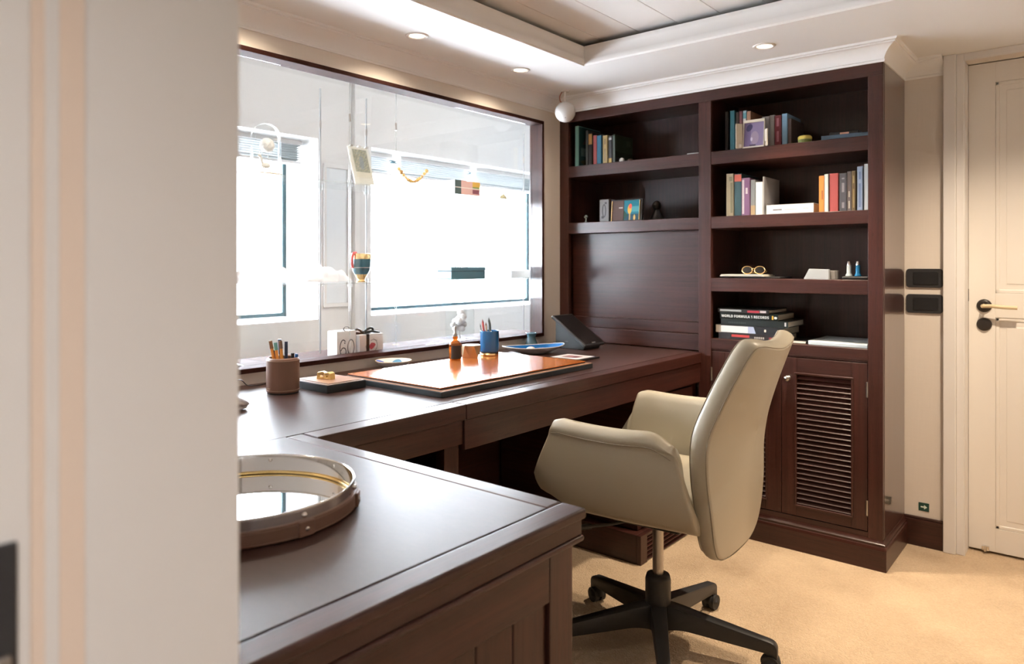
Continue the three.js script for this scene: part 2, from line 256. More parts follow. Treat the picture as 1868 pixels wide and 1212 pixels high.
// door
{
  const d = structGroup('door_1', 'white panelled door with dark rosettes and cream lever handle');
  const zf = ZB - 0.08, zb = zf - 0.045;
  const leaf = P('leaf', d, M.door, DX0, DX1, 0.01, DT, zf - 0.006, zb, 0.002);
  const px0 = DX0 + 0.09, px1 = DX1 - 0.09;
  for (const [a, b] of [[0.103, 0.938], [1.035, 1.87]]) {
    P('panel', d, M.door, px0 + 0.035, px1 - 0.035, a + 0.035, b - 0.035, zf - 0.004, zf - 0.012, 0.003);
    const mz = zf - 0.006; // bolection moulding round the panel
    P('moulding', d, M.door, px0, px1, a, a + 0.014, mz + 0.004, mz - 0.004, 0.003, 2); P('moulding', d, M.door, px0, px1, b - 0.014, b, mz + 0.004, mz - 0.004, 0.003, 2);
    P('moulding', d, M.door, px0, px0 + 0.014, a, b, mz + 0.004, mz - 0.004, 0.003, 2); P('moulding', d, M.door, px1 - 0.014, px1, a, b, mz + 0.004, mz - 0.004, 0.003, 2);
  }
  // flat frame of the leaf: stiles and rails stand 6 mm proud of the panel field
  const rails = [[DX0, px0, 0.01, DT], [px1, DX1, 0.01, DT], [px0, px1, 0.01, 0.103], [px0, px1, 0.938, 1.035], [px0, px1, 1.87, DT]];
  rails.forEach(([a, b, c, e], i) => P(i < 2 ? 'stile' : 'rail', d, M.door, a, b, c, e, zf, zf - 0.008, 0.001));
  const bronze = C(0.022, 0.016, 0.013, 0.4), hx = DX0 + 0.053;
  for (const y of [0.984, 0.91]) { const g = lathe([[0, 0.011], [0.015, 0.0105], [0.022, 0.009], [0.026, 0.004], [0.026, 0]], 32); g.rotateX(Math.PI / 2); g.translate(hx, y, zf); mesh('rosette', g, bronze, d); }
  const lever = merge([rod([hx, 0.984, zf + 0.005], [hx, 0.984, zf + 0.045], 0.008), tube([[hx, 0.984, zf + 0.042], [hx + 0.03, 0.985, zf + 0.045], [hx + 0.07, 0.982, zf + 0.045], [hx + 0.112, 0.981, zf + 0.044]], 0.0075, 20, 10)]);
  mesh('lever', lever, C(0.66, 0.53, 0.33, 0.35), d);
  P('keep', d, bronze, DX0 - 0.008, DX0 + 0.001, 1.0, 1.05, zf + 0.002, zf - 0.02, 0.001);
  const bolt = P('floor_catch', d, M.chrome, DX0 + 0.045, DX0 + 0.07, 0.012, 0.03, zf + 0.012, zf, 0.002); mesh('catch_pin', rod([DX0 + 0.0575, 0.012, zf + 0.02], [DX0 + 0.0575, 0.034, zf + 0.02], 0.004), M.chrome, bolt);
  const k = structGroup('trim_5', 'white stepped casing round the white door');
  const cas = (x0, x1, x2) => { P('casing', k, M.white, x0, x1, 0, H, ZB, ZB + 0.026, 0.003, 2); P('casing', k, M.white, x1, x2, 0, H, ZB, ZB + 0.014, 0.003, 2); };
  cas(DX0 - 0.074, DX0 - 0.03, DX0 - 0.004); cas(DX1 + 0.065, DX1 + 0.034, DX1 + 0.004);
  P('casing', k, M.white, DX0 - 0.004, DX1 + 0.004, DT + 0.002, H, ZB, ZB + 0.014, 0.002);
  P('jamb', k, M.white, DX0 - 0.004, DX0 - 0.001, 0, DT, ZB + 0.012, ZB - 0.14, 0); P('jamb', k, M.white, DX1 + 0.001, DX1 + 0.004, 0, DT, ZB + 0.012, ZB - 0.14, 0);
}

// ================================================================= LAMPS
function downlight(x, z, y, label, power, tone = LAMP.color, beam = 60) {
  const t = thing('downlight', label, 'light', [x, y, z], 0, 'recessed ceiling downlights');
  const ring = lathe([[0.028, 0.004], [0.029, -0.002], [0.033, -0.004], [0.04, -0.003], [0.043, 0], [0.043, 0.002]], 36); mesh('ring', ring, M.white, t);
  const g = new THREE.CylinderGeometry(0.0275, 0.0275, 0.003, 28); g.translate(0, 0.001, 0);
  mesh('lamp_face', g, new THREE.MeshStandardMaterial({ color: 0x222222, roughness: 0.4, emissive: col(1, 0.86, 0.66), emissiveIntensity: 4 }), t);
  const s = new THREE.SpotLight(col(...tone), power, 0, THREE.MathUtils.degToRad(beam), 0.7, 2); s.position.set(x, y - 0.008, z); s.target.position.set(x, 0, z); s.castShadow = true; s.shadow.radius = 1.4; s.name = 'downlight_beam'; scene.add(s, s.target);
}
[[-2.378, 'the tablet stand'], [-1.782, 'the desk blotter'], [-1.186, 'the brown pen cup'], [-0.59, 'the doorway end of the desk']].forEach(([z, what]) => downlight(-1.93, z, H, 'round recessed downlight in the window soffit over ' + what, LAMP.power * 0.15, LAMP.color, 75));
downlight(-1.004, -2.71, H, 'glowing round downlight in front of the bookcase', LAMP.power * 0.62, LAMP.color, 42);
downlight(-0.15, -2.66, H, 'round downlight in the soffit in front of the white door', LAMP.room * 1.35, LAMP.color, 66);
downlight(0.6, -1.95, H, 'round downlight along the soffit opposite the window', LAMP.room * 0.5, LAMP.color, 45);
downlight(0.12, 0.22, 2.1, 'round downlight in the hall ceiling outside the doorway', LAMP.hall, LAMP.hallColor, 50);

// ================================================================= BOOKCASE
{
  const t = thing('bookcase', 'tall dark mahogany bookcase wall with open shelves and louvred doors', 'bookcase');
  const [a0, a1, b0, b1, c0, c1] = [-2.136, -2.082, -1.384, -1.326, -0.698, -0.645], top = 1.911, zi = -3.3, W = M.wood;
  P('stile', t, W, a0, a1, 0.762, top - 0.05, ZC, ZC - 0.022, 0.002); P('stile', t, W, b0, b1, 0.11, top - 0.05, ZC, ZC - 0.022, 0.002); P('stile', t, W, c0, c1 - 0.001, 0.11, top - 0.05, ZC, ZC - 0.022, 0.002);
  P('top_rail', t, W, a0, c1 - 0.001, top - 0.05, top, ZC, ZC - 0.022, 0.002); P('top_board', t, W, a0, c1 - 0.02, top - 0.022, top - 0.002, ZC - 0.022, ZB, 0);
  P('side_panel', t, M.woodGloss, c1 - 0.02, c1, 0.11, top, ZC - 0.0225, ZB + 0.002, 0.0015);
  P('divider', t, W, b0 + 0.018, b1 - 0.018, 0.11, top - 0.022, ZC - 0.022, zi, 0); P('divider', t, W, a0, a0 + 0.03, 0.762, top - 0.022, ZC - 0.022, zi, 0);
  P('lining', t, W, c0 - 0.001, c1 - 0.02, 0.11, top - 0.022, ZC - 0.022, zi, 0);
  P('back_panel', t, W, a0, b0 + 0.018, 0.762, top - 0.022, zi, ZB + 0.002, 0); P('back_panel', t, W, b1 - 0.018, c0, 0.11, top - 0.022, zi, ZB + 0.002, 0);
  for (const [y0, y1] of [[1.583, 1.639], [1.302, 1.356]]) P('shelf', t, W, a1 - 0.02, b0 + 0.001, y0, y1, ZC - 0.002, zi, 0.002);
  for (const [y0, y1] of [[1.583, 1.639], [1.304, 1.356], [1.032, 1.089], [0.782, 0.826]]) P('shelf', t, W, b1 - 0.001, c0 + 0.001, y0, y1, ZC - 0.002, zi, 0.002);
  // closed panel over the desk with two stepped boards at its foot
  P('panel', t, M.wood, a1 - 0.02, b0 + 0.001, 0.888, 1.302, ZC - 0.06, ZC - 0.075, 0.002);
  P('stepped_board', t, M.wood, a1 - 0.02, b0 + 0.001, 0.836, 0.888, ZC - 0.052, ZC - 0.075, 0.004, 2); P('stepped_board', t, M.wood, a1 - 0.02, b0 + 0.001, 0.762, 0.836, ZC - 0.045, ZC - 0.075, 0.004, 2);
  // plinth
  P('plinth', t, W, b0, c1 + 0.014, 0, 0.08, ZC + 0.015, ZB + 0.001, 0.002);
  mesh('plinth_moulding', sweep([[b0, ZC], [c1, ZC], [c1, ZB + 0.001]], [[0.015, 0.079], [0.013, 0.088], [0.008, 0.09], [0.009, 0.098], [0.004, 0.103], [0.001, 0.112], [-0.02, 0.112]]), W, t);
  P('bottom_rail', t, W, b1 - 0.001, c0 + 0.001, 0.11, 0.133, ZC - 0.003, ZC - 0.022, 0.001); P('rail', t, W, b1 - 0.001, c0 + 0.001, 0.775, 0.783, ZC - 0.006, ZC - 0.03, 0.001);
  P('bottom_board', t, W, b1 - 0.02, c0, 0.112, 0.13, ZC - 0.022, zi, 0);
  // louvred doors
  const mid = (b1 + c0) / 2 - 0.011;
  const slatG = new THREE.BoxGeometry(0.204, 0.004, 0.022);
  [[b1 + 0.002, mid - 0.001, 1], [mid + 0.001, c0 - 0.002, 0]].forEach(([x0, x1, left]) => {
    const d = new THREE.Group(); d.name = 'door'; t.add(d); d.userData.label = 'louvred mahogany cupboard door';
    const l0 = left ? x0 + 0.06 : -0.962, l1 = left ? x1 - 0.065 : -0.758, y0 = 0.182, y1 = 0.705, zf = ZC - 0.002, zk = ZC - 0.024;
    const rails = [['door_stile', x0, l0, 0.136, 0.772], ['door_stile', l1, x1, 0.136, 0.772], ['door_rail', l0, l1, 0.136, y0], ['door_rail', l0, l1, y1, 0.772]];
    rails.forEach(([n, a, b, c, e]) => P(n, d, W, a, b, c, e, zf, zk, 0.0015));
    for (const [a, b, c, e] of [[l0 - 0.009, l1 + 0.009, y1, y1 + 0.009], [l0 - 0.009, l1 + 0.009, y0 - 0.009, y0], [l0 - 0.009, l0, y0, y1], [l1, l1 + 0.009, y0, y1]]) P('bead', d, W, a, b, c, e, zf + 0.004, zf - 0.004, 0.003, 2);
    P('backing', d, M.wood, l0, l1, y0, y1, zk + 0.001, zk - 0.004, 0);
    const sw = (l1 - l0) / 0.204, n = 26;
    for (let i = 0; i < n; i++) { const s = mesh('slat', slatG, W, d); s.scale.x = sw; s.position.set((l0 + l1) / 2, y0 + (i + 0.5) * (y1 - y0) / n, ZC - 0.013); s.rotation.x = 0.75; }
    const kx = left ? x1 - 0.027 : x0 + 0.027;
    const kg = lathe([[0, 0.026], [0.008, 0.025], [0.0125, 0.019], [0.011, 0.013], [0.005, 0.009], [0.006, 0.003], [0.009, 0]], 20); kg.rotateX(Math.PI / 2); kg.translate(kx, 0.688, zf); mesh('knob', kg, M.steel, d);
    const hx = left ? x0 + 0.0005 : x1 - 0.0005;
    for (const y of [0.673, 0.224]) mesh('hinge', cyl(0.0035, 0.0035, 0.058, hx, y - 0.029, zf + 0.002, 10), M.steel, d);
  });
}

// ================================================================= DESK
const DY = 0.76, DX = -1.38, DL = DX - 0.045;
const cornerDesk = thing('desk', 'L shaped mahogany corner desk with leather top under pen cup and round tray', 'desk');
{
  // window desk (towards the bookcase)
  const t = thing('desk', 'dark mahogany desk run with leather top under the window, beneath the blotter', 'desk');
  const zA = -1.4495, zE = -2.993;
  mesh('top_board', merge([B(-2.134, DX + 0.01, 0.735, 0.757, zA, ZC + 0.001, 0), B(-2.134, -1.39, 0.735, 0.757, ZC + 0.001, zE, 0)]), M.woodMatte, t);
  P('leather_inlay', t, M.deskLeather, -2.134, DL - 0.0015, 0.757, DY, zA - 0.0005, zE, 0.0006);
  P('edge_band', t, M.wood, DL, DX + 0.012, 0.717, DY, zA - 0.0005, ZC + 0.0008, 0.003, 2); P('edge_return', t, M.wood, DL, -1.3855, 0.717, DY, ZC + 0.0004, zE, 0.001);
  P('apron', t, M.wood, DX - 0.02, DX + 0.005, 0.632, 0.7155, zA, ZC + 0.0008, 0.0015);
  P('back_panel', t, M.wood, -2.134, -2.115, 0, 0.735, zA, zE, 0);
  P('support_panel', t, M.wood, -2.1, DX - 0.03, 0.0, 0.735, -2.972, zE, 0);
}
{
  const t = cornerDesk;
  const zA = -1.4485, z0 = -0.262;
  mesh('top_board', merge([B(-2.134, DL, 0.735, 0.757, z0, zA, 0), B(DL, DX + 0.01, 0.735, 0.757, -0.9625, zA, 0)]), M.woodMatte, t);
  P('leather_inlay', t, M.deskLeather, -2.134, DL - 0.0015, 0.757, DY, z0, zA + 0.0005, 0.0006);
  P('edge_band', t, M.wood, DL, DX + 0.012, 0.717, DY, -0.9625, zA + 0.0005, 0.003, 2);
  P('apron', t, M.wood, DX - 0.025, DX - 0.001, 0.648, 0.7155, -0.96, zA, 0.0015);
  P('post', t, M.wood, DX - 0.045, DX - 0.012, 0, 0.648, -1.386, -1.443, 0.002);
  P('back_panel', t, M.wood, -2.134, -2.115, 0, 0.735, z0, zA, 0);
  P('partition', t, M.wood, -2.1, DX - 0.05, 0, 0.735, -1.42, -1.44, 0);
  P('inner_shelf', t, M.wood, -2.1, DX - 0.08, 0.36, 0.38, -0.6, -1.419, 0);
}
{
  const t = cornerDesk;
  const x0 = DL, x1 = -0.64, zi = -0.958, zo = -0.264, xe = -0.688;
  P('top_board', t, M.woodMatte, x0 + 0.002, x1 - 0.012, 0.735, 0.757, zi + 0.012, zo, 0);
  P('leather_inlay', t, M.deskLeather, x0, xe - 0.0015, 0.757, DY, zi + 0.0425, zo - 0.03, 0.0006);
  P('edge_band', t, M.wood, x0 + 0.001, xe - 0.001, 0.743, DY, zi, zi + 0.041, 0.004, 2);
  P('edge_band', t, M.wood, xe, x1, 0.743, DY, zi, zo, 0.005, 3);
  P('edge_band', t, M.wood, x0, xe - 0.001, 0.743, DY, zo - 0.0285, zo, 0.004, 2);
  P('fascia', t, M.wood, xe, x1 - 0.006, 0.718, 0.7425, zi + 0.006, zo, 0.0015); P('fascia', t, M.wood, DX + 0.0125, xe - 0.001, 0.718, 0.7425, zi + 0.006, zi + 0.03, 0.0015);
  P('edge_moulding', t, M.wood, xe, x1 - 0.002, 0.708, 0.7175, zi + 0.003, zo, 0.004, 3); P('edge_moulding', t, M.wood, DX + 0.0125, xe - 0.001, 0.708, 0.7175, zi + 0.003, zi + 0.03, 0.004, 3);
  // end panel: stile, rails and V jointed boards
  P('end_stile', t, M.wood, x1 - 0.036, x1 - 0.018, 0, 0.708, zi + 0.014, zi + 0.075, 0.002); P('end_stile', t, M.wood, x1 - 0.036, x1 - 0.018, 0, 0.708, zo - 0.06, zo, 0.002);
  P('end_rail', t, M.wood, x1 - 0.036, x1 - 0.018, 0.63, 0.708, zi + 0.0755, zo - 0.0605, 0.002); P('end_rail', t, M.wood, x1 - 0.036, x1 - 0.018, 0, 0.11, zi + 0.0755, zo - 0.0605, 0.002);
  const zs = zi + 0.0755, n = 7, bw = (zo - 0.0605 - zs) / n;
  for (let i = 0; i < n; i++) P('board', t, M.wood, x1 - 0.038, x1 - 0.025, 0.11, 0.63, zs + i * bw + 0.0003, zs + (i + 1) * bw - 0.0003, 0.0035, 1);
  P('end_backing', t, M.wood, x1 - 0.05, x1 - 0.0385, 0, 0.7, zi + 0.02, zo, 0);
  P('modesty_panel', t, M.wood, DX + 0.02, x1 - 0.051, 0, 0.718, zi + 0.014, zi + 0.032, 0);
}
{
  const t = thing('drawer_pedestal', 'low dark mahogany pedestal with slatted vent plinth under the desk by the bookcase', 'cabinet', [0, 0, 0]);
  const x1 = -1.402, z0 = -2.45, z1 = -2.93;
  P('carcass', t, M.wood, -2.1, x1, 0.115, 0.63, z0, z1, 0.002);
  const dr = P('drawer_front', t, M.wood, x1, x1 + 0.012, 0.48, 0.62, z0 - 0.03, z1 + 0.03, 0.003); P('cupboard_front', t, M.wood, x1, x1 + 0.012, 0.13, 0.47, z0 - 0.03, z1 + 0.03, 0.003);
  P('plinth', t, M.wood, -2.1, -1.385, 0, 0.112, -2.41, z1, 0.002);
  P('plinth_stile', t, M.wood, -1.385, -1.365, 0, 0.112, -2.41, -2.46, 0.002); P('plinth_rail', t, M.wood, -1.385, -1.365, 0.1, 0.112, -2.46, z1, 0.002);
  for (let i = 0; i < 6; i++) { const s = P('vent_slat', t, M.wood, -0.009, 0.009, -0.003, 0.003, -2.462, z1, 0.0005); s.position.set(-1.376, 0.01 + i * 0.0165, 0); s.rotation.z = -0.5; }
}

// ================================================================= OFFICE CHAIR
{
  const t = thing('office_chair', 'cream leather swivel armchair on a black five star base at the desk', 'chair', [-1.044, 0, -1.947], THREE.MathUtils.degToRad(4));
  // local: forward = -x, near side = +z. map(u forward, v up, w near)
  const L = (u, v, w) => [-u, v, w], leather = M.chairLeather;
  const lerp = (a, b, k) => a + (b - a) * k, sm = (x) => { x = Math.max(0, Math.min(1, x)); return x * x * (3 - 2 * x); };
  // base: hub, five legs, casters
  mesh('hub', lathe([[0.001, 0.055], [0.034, 0.055], [0.038, 0.07], [0.038, 0.2], [0.034, 0.214], [0.02, 0.216], [0.001, 0.216]], 32), M.plastic, t);
  mesh('gas_stem', cyl(0.0165, 0.0165, 0.17, 0, 0.21, 0, 24), M.steel, t);
  for (let i = 0; i < 5; i++) {
    const a = THREE.MathUtils.degToRad(-13.7 + 4 + 72 * i), leg = new THREE.Group(); leg.name = 'leg'; t.add(leg); leg.rotation.y = -a;
    const s = new THREE.Shape(); s.moveTo(0.02, 0.128); s.quadraticCurveTo(0.06, 0.126, 0.1, 0.118); s.lineTo(0.318, 0.083); s.quadraticCurveTo(0.335, 0.08, 0.337, 0.066); s.lineTo(0.337, 0.044); s.lineTo(0.318, 0.044); s.lineTo(0.312, 0.056); s.lineTo(0.1, 0.07); s.quadraticCurveTo(0.06, 0.072, 0.02, 0.058); s.closePath();
    const g = extr(s, 0.03, 0.004); g.translate(0, 0, -0.015); const p = g.attributes.position; for (let k = 0; k < p.count; k++) p.setZ(k, p.getZ(k) * lerp(1.25, 0.75, p.getX(k) / 0.337)); g.computeVertexNormals(); mesh('arm', toCreasedNormals(g, 0.6), M.plastic, leg);
    const w = new THREE.CylinderGeometry(0.024, 0.024, 0.016, 24); w.rotateX(Math.PI / 2); const w1 = w.clone(); w1.translate(0.322, 0.024, 0.0125); w.translate(0.322, 0.024, -0.0125);
    const hood = new THREE.SphereGeometry(0.028, 20, 10, 0, Math.PI * 2, 0, Math.PI * 0.5); hood.scale(1, 0.95, 0.95); hood.translate(0.322, 0.024, 0);
    mesh('caster', merge([w, w1, hood, cyl(0.007, 0.007, 0.03, 0.322, 0.04, 0)]), M.blackMatte, leg);
  }
  mesh('mechanism', merge([B(-0.12, 0.1, 0.372, 0.4, -0.075, 0.075, 0.01, 2)]), M.plastic, t);
  mesh('lever', merge([tube([L(0.05, 0.385, 0.05), L(0.09, 0.383, 0.13), L(0.13, 0.388, 0.2)].map((q) => q), 0.005, 16, 8), tube([L(0.125, 0.387, 0.19), L(0.145, 0.392, 0.235)], 0.0085, 8, 8)]), M.plastic, t);
  // tub: outer section half curve q 0 (arm crest) .. 1 (centre line under the seat)
  const sect = [[0.302, 0.703], [0.3075, 0.69], [0.3035, 0.675], [0.299, 0.664], [0.294, 0.6], [0.281, 0.53], [0.258, 0.475], [0.225, 0.44], [0.15, 0.418], [0.0, 0.41]];
  const inner = [[0.262, 0.706], [0.244, 0.66], [0.236, 0.6], [0.232, 0.54], [0.225, 0.49], [0.2, 0.468], [0.14, 0.462], [0.0, 0.46]];
  const cv = (a) => { const c = new THREE.CatmullRomCurve3(a.map((p) => V(p[0], p[1], 0)), false, 'centripetal'); return (q) => c.getPoint(q); };
  const co = cv(sect), ci = cv(inner);
  const down = (q) => Math.max(0, Math.min(1, (0.703 - co(q).y) / 0.2)), uF = (q) => lerp(0.186, 0.266, down(q)) - 0.02 * sm((q - 0.8) * 5), uB = (q) => lerp(-0.16, -0.2, down(q));
  // closed loop through the shell at station s: outer (near side) -> crest -> inner
  const shell = (sgn) => {
    const loop = []; const K = 20;
    for (let i = K; i >= 0; i--) { const p = co(i / K); loop.push([p.x, p.y, i / K]); }
    loop.push([0.296, 0.709, 0], [0.287, 0.7145, 0], [0.274, 0.713, 0]);
    for (let i = 0; i <= K; i++) { const p = ci(i / K); loop.push([p.x, p.y, i / K]); }
    const ns = 34, nl = loop.length - 1;
    const g = grid(nl, ns + 6, (a, b) => {
      const [w, v, q] = loop[Math.round(a * nl)], j = Math.round(b * (ns + 6)) - 3; let s = j / ns, shrink = 1;
      if (j < 0) { const k = -j / 3; s = 0; shrink = Math.sqrt(Math.max(0, 1 - k * k)); s = -0.028 * (1 - Math.cos(k * Math.PI / 2)) ; s = -0.03 * Math.sin(k * Math.PI / 2); }
      if (j > ns) { const k = (j - ns) / 3; s = 1 + 0.03 * Math.sin(k * Math.PI / 2); shrink = Math.sqrt(Math.max(0, 1 - k * k)); }
      // shrink towards the mid surface for rounded front and back lips
      const pm = co(q), pn = ci(q), mw = (pm.x + pn.x) / 2, mv = (pm.y + pn.y) / 2;
      const ww = mw + (w - mw) * shrink, vv = mv + (v - mv) * shrink;
      const droop = -(0.042 * Math.pow(sm((s - 0.76) / 0.3), 1.6) + 0.01 * sm((0.08 - s) * 9)) * Math.max(0, 1 - q * 2.5), u = lerp(uF(q), uB(q), s);
      const narrow = 1 - 0.05 * sm((s - 0.55) * 2.2) - 0.025 * sm((0.2 - s) * 4), rise = 0.008 * Math.sin(Math.PI * Math.min(1, Math.max(0, s))) * (1 - q) * -1 + (q > 0.3 ? 0.032 * sm((0.25 - s) * 3.5) * sm((q - 0.3) * 3) : 0);
      return L(u, vv + rise + droop, sgn * ww * narrow);
    });
    if (sgn < 0) { const ix = g.index.array; for (let i = 0; i < ix.length; i += 3) { const q = ix[i]; ix[i] = ix[i + 1]; ix[i + 1] = q; } }
    g.computeVertexNormals(); return g;
  };
  const sh = merge([shell(1), shell(-1)]); sh.deleteAttribute('uv'); mesh('tub_shell', muv(sh), leather, t);
  for (const sgn of [1, -1]) mesh('arm_seam', tube(Array.from({ length: 14 }, (_, i) => { const s = i / 13; return L(lerp(uF(0) + 0.008, uB(0) - 0.004, s), 0.676 - 0.008 * Math.sin(Math.PI * s) - 0.036 * Math.pow(sm((s - 0.76) / 0.3), 1.6) - 0.008 * sm((0.08 - s) * 9), sgn * 0.305 * (1 - 0.05 * sm((s - 0.55) * 2.2) - 0.025 * sm((0.2 - s) * 4))); }), 0.0013, 30, 6), M.seam, t);
  // seat cushion
  const seatOut = closedSpline([[0.26, 0.12], [0.268, 0], [0.26, -0.12], [0.235, -0.2], [0.1, -0.222], [-0.08, -0.216], [-0.19, -0.18], [-0.2, 0], [-0.19, 0.18], [-0.08, 0.216], [0.1, 0.222], [0.235, 0.2]]);
  const sg = pad(seatOut, 0.075, (a, b, o) => L(a, 0.488 + o + (o > 0 ? 0.012 * Math.cos(a * 5) * Math.cos(b * 6) : 0) + 0.02 * sm((a - 0.05) * 4) - 0.01 * sm((a - 0.2) * 12), b), 72, 0.09); sg.deleteAttribute('uv'); mesh('seat_cushion', muv(sg), leather, t);
  // backrest
  const backOut = closedSpline([[0, 0.35], [0.1, 0.352], [0.16, 0.366], [0.196, 0.41], [0.225, 0.5], [0.243, 0.6], [0.252, 0.68], [0.25, 0.72], [0.238, 0.77], [0.214, 0.86], [0.193, 0.93], [0.176, 0.951], [0.145, 0.953], [0.07, 0.943], [0, 0.938], [-0.07, 0.943], [-0.145, 0.953], [-0.176, 0.951], [-0.193, 0.93], [-0.214, 0.86], [-0.238, 0.77], [-0.25, 0.72], [-0.252, 0.68], [-0.243, 0.6], [-0.225, 0.5], [-0.196, 0.41], [-0.16, 0.366], [-0.1, 0.352]]);
  const uc = new THREE.CatmullRomCurve3([[0.3, -0.215], [0.4, -0.238], [0.5, -0.25], [0.6, -0.256], [0.7, -0.272], [0.8, -0.301], [0.9, -0.336], [1.0, -0.374]].map((p) => V(p[0], p[1], 0)), false, 'centripetal');
  const ucv = (v) => { const q = Math.max(0, Math.min(1, (v - 0.3) / 0.7)); return uc.getPoint(q).y; };
  const slope = (v) => (ucv(v + 0.02) - ucv(v - 0.02)) / 0.04;
  const bmap = (a, b, o) => { const s = slope(b), n = Math.hypot(1, s), wing = 0.055 * Math.pow(Math.abs(a) / 0.25, 2) * lerp(0.55, 1, sm((b - 0.35) * 2)), wn = -Math.sign(a) * Math.min(1, Math.abs(a) * 1.6) * o * 0.8; return L(ucv(b) + wing + o / n, b - (o * s) / n, a + wn * 0.5); };
  const bg = pad(backOut, 0.052, bmap, 120, 0.055); bg.deleteAttribute('uv'); mesh('backrest', muv(bg), leather, t);
  for (const o of [-0.0232, 0.0232]) mesh('back_seam', tube(Array.from({ length: 90 }, (_, i) => { const p = backOut(i / 90), c = [0, 0.65], k = 0.974; return bmap(c[0] + (p[0] - c[0]) * k, c[1] + (p[1] - c[1]) * k, o * 1.0); }), 0.0014, 240, 5, true), M.seam, t);
  mesh('seam_across', tube(Array.from({ length: 9 }, (_, i) => { const a = 0.2 - i * 0.05; return bmap(a, 0.835, 0.0268); }), 0.0011, 24, 5), M.seam, t);
  mesh('back_bracket', B(0.09, 0.215, 0.376, 0.396, -0.04, 0.04, 0.006, 2), M.plastic, t);
}

// ================================================================= WALL FITTINGS
function fromShape(shape, depth, pos, bevel = 0.0015) { const g = extr(shape, depth, bevel); g.translate(...pos); return g; }
[[1.0925, 'upper'], [0.9885, 'lower']].forEach(([y, which]) => {
  const t = thing('switch_panel', `black rounded switch plate on the cream wall, the ${which} of two`, 'switch', [-0.573, y, ZB], 0, 'switch plates beside the bookcase');
  mesh('plate', fromShape(roundRect(0.128, 0.074, 0.011), 0.006, [0, 0, 0]), M.plastic, t); mesh('rocker', fromShape(roundRect(0.088, 0.05, 0.004), 0.003, [0.006, 0, 0.0065], 0.001), M.black, t);
});
{
  const t = thing('exit_sign', 'small square green sign with white arrow low on the wall', 'sign', [-0.575, 0.159, ZB]);
  mesh('plate', B(-0.019, 0.019, -0.017, 0.017, 0, 0.002, 0.0008), C(0.01, 0.06, 0.045, 0.4), t);
  const s = new THREE.Shape(); [[-0.011, 0.0025], [0.001, 0.0025], [0.001, 0.009], [0.012, 0], [0.001, -0.009], [0.001, -0.0025], [-0.011, -0.0025]].forEach((p, i) => (i ? s.lineTo(...p) : s.moveTo(...p))); mesh('arrow', fromShape(s, 0.0004, [0, 0, 0.002], 0), C(0.75, 0.8, 0.72, 0.5), t);
}
{
  const t = thing('globe_speaker', 'small white ball hanging from the ceiling in the corner by the bookcase', 'speaker', [-1.995, 1.878, -2.8]);
  const g = new THREE.SphereGeometry(0.049, 40, 28); mesh('globe', g, M.whiteGloss, t);
  const ri = new THREE.TorusGeometry(0.0478, 0.0016, 8, 48); ri.rotateY(0.9); mesh('rim', ri, C(0.62, 0.62, 0.6, 0.4), t);
  mesh('bracket', merge([cyl(0.006, 0.006, 0.06, 0, 0.044, 0), cyl(0.02, 0.022, 0.006, 0, 0.096, 0)]), M.whiteGloss, t);
  mesh('wire', tube([[-0.012, 0.1, 0.006], [-0.024, 0.075, 0.012], [-0.018, 0.05, 0.012], [-0.008, 0.044, 0.006]], 0.0025, 20, 6), C(0.3, 0.08, 0.04, 0.5), t);
  const d = new THREE.SphereGeometry(0.0025, 8, 6); d.translate(0.02, -0.034, 0.028); mesh('sensor_dot', d, C(0.3, 0.3, 0.3), t);
}

// ================================================================= BOOKS
const printMat = (w, h, draw, rough = 0.45) => new THREE.MeshStandardMaterial({ map: canvasTex(w, h, draw), roughness: rough });
function sheet(x0, x1, y0, y1, z) { const g = new THREE.PlaneGeometry(x1 - x0, y1 - y0); g.translate((x0 + x1) / 2, (y0 + y1) / 2, z); return g; }
// upright book, spine facing +z, base at origin centre of the spine foot
function book(x0, x1, y, h, zs, depth, color, label, group, o = {}) {
  const w = x1 - x0 - 0.0006, t = thing('book', label, 'book', [(x0 + x1) / 2, y, zs], 0, group), cm = C(...color, 0.5), c = 0.0022;
  mesh('cover', merge([B(-w / 2, -w / 2 + c, 0, h, 0, -depth, 0.0006), B(w / 2 - c, w / 2, 0, h, 0, -depth, 0.0006), B(-w / 2, w / 2, 0, h, 0, -c, 0.001)]), cm, t);
  P('pages', t, M.pages, -w / 2 + c + 0.0002, w / 2 - c - 0.0002, 0.003, h - 0.003, -c - 0.0005, -depth + 0.004, 0);
  if (o.bands) for (const [a, b, k] of o.bands) mesh('spine_band', B(-w / 2 + 0.0004, w / 2 - 0.0004, h * a, h * b, 0.0005, -0.0002, 0), C(...k, 0.5), t);
  if (o.print) mesh('spine_print', sheet(-w / 2 * 0.86, w / 2 * 0.86, h * 0.03, h * 0.97, 0.0008), printMat(48, 256, (g, W, Hh) => o.print(g, W, Hh)), t);
  if (o.face) { const g = new THREE.PlaneGeometry(depth * 0.96, h * 0.96); g.rotateY(Math.PI / 2); g.translate(w / 2 + 0.0006, h / 2, -depth / 2); mesh('cover_print', g, printMat(128, 160, o.face), t); }
  if (o.lean) t.rotation.z = o.lean;
  return t;
}
const css = (r, g, b) => `rgb(${r},${g},${b})`;
const spine = (bg, fg, marks) => (g, W, Hh) => { g.fillStyle = bg; g.fillRect(0, 0, W, Hh); g.fillStyle = fg; for (const [a, b, x0 = 0.3, x1 = 0.7] of marks) { const n = Math.max(3, Math.round((b - a) * 46)); for (let i = 0; i < n; i++) g.fillRect(W * x0, Hh * (a + (b - a) * i / n), W * (x1 - x0), Hh * (b - a) / n * 0.72); } };
const G1 = 'upright books on the upper shelf beside the corner', S1 = 1.639, S2 = 1.356;
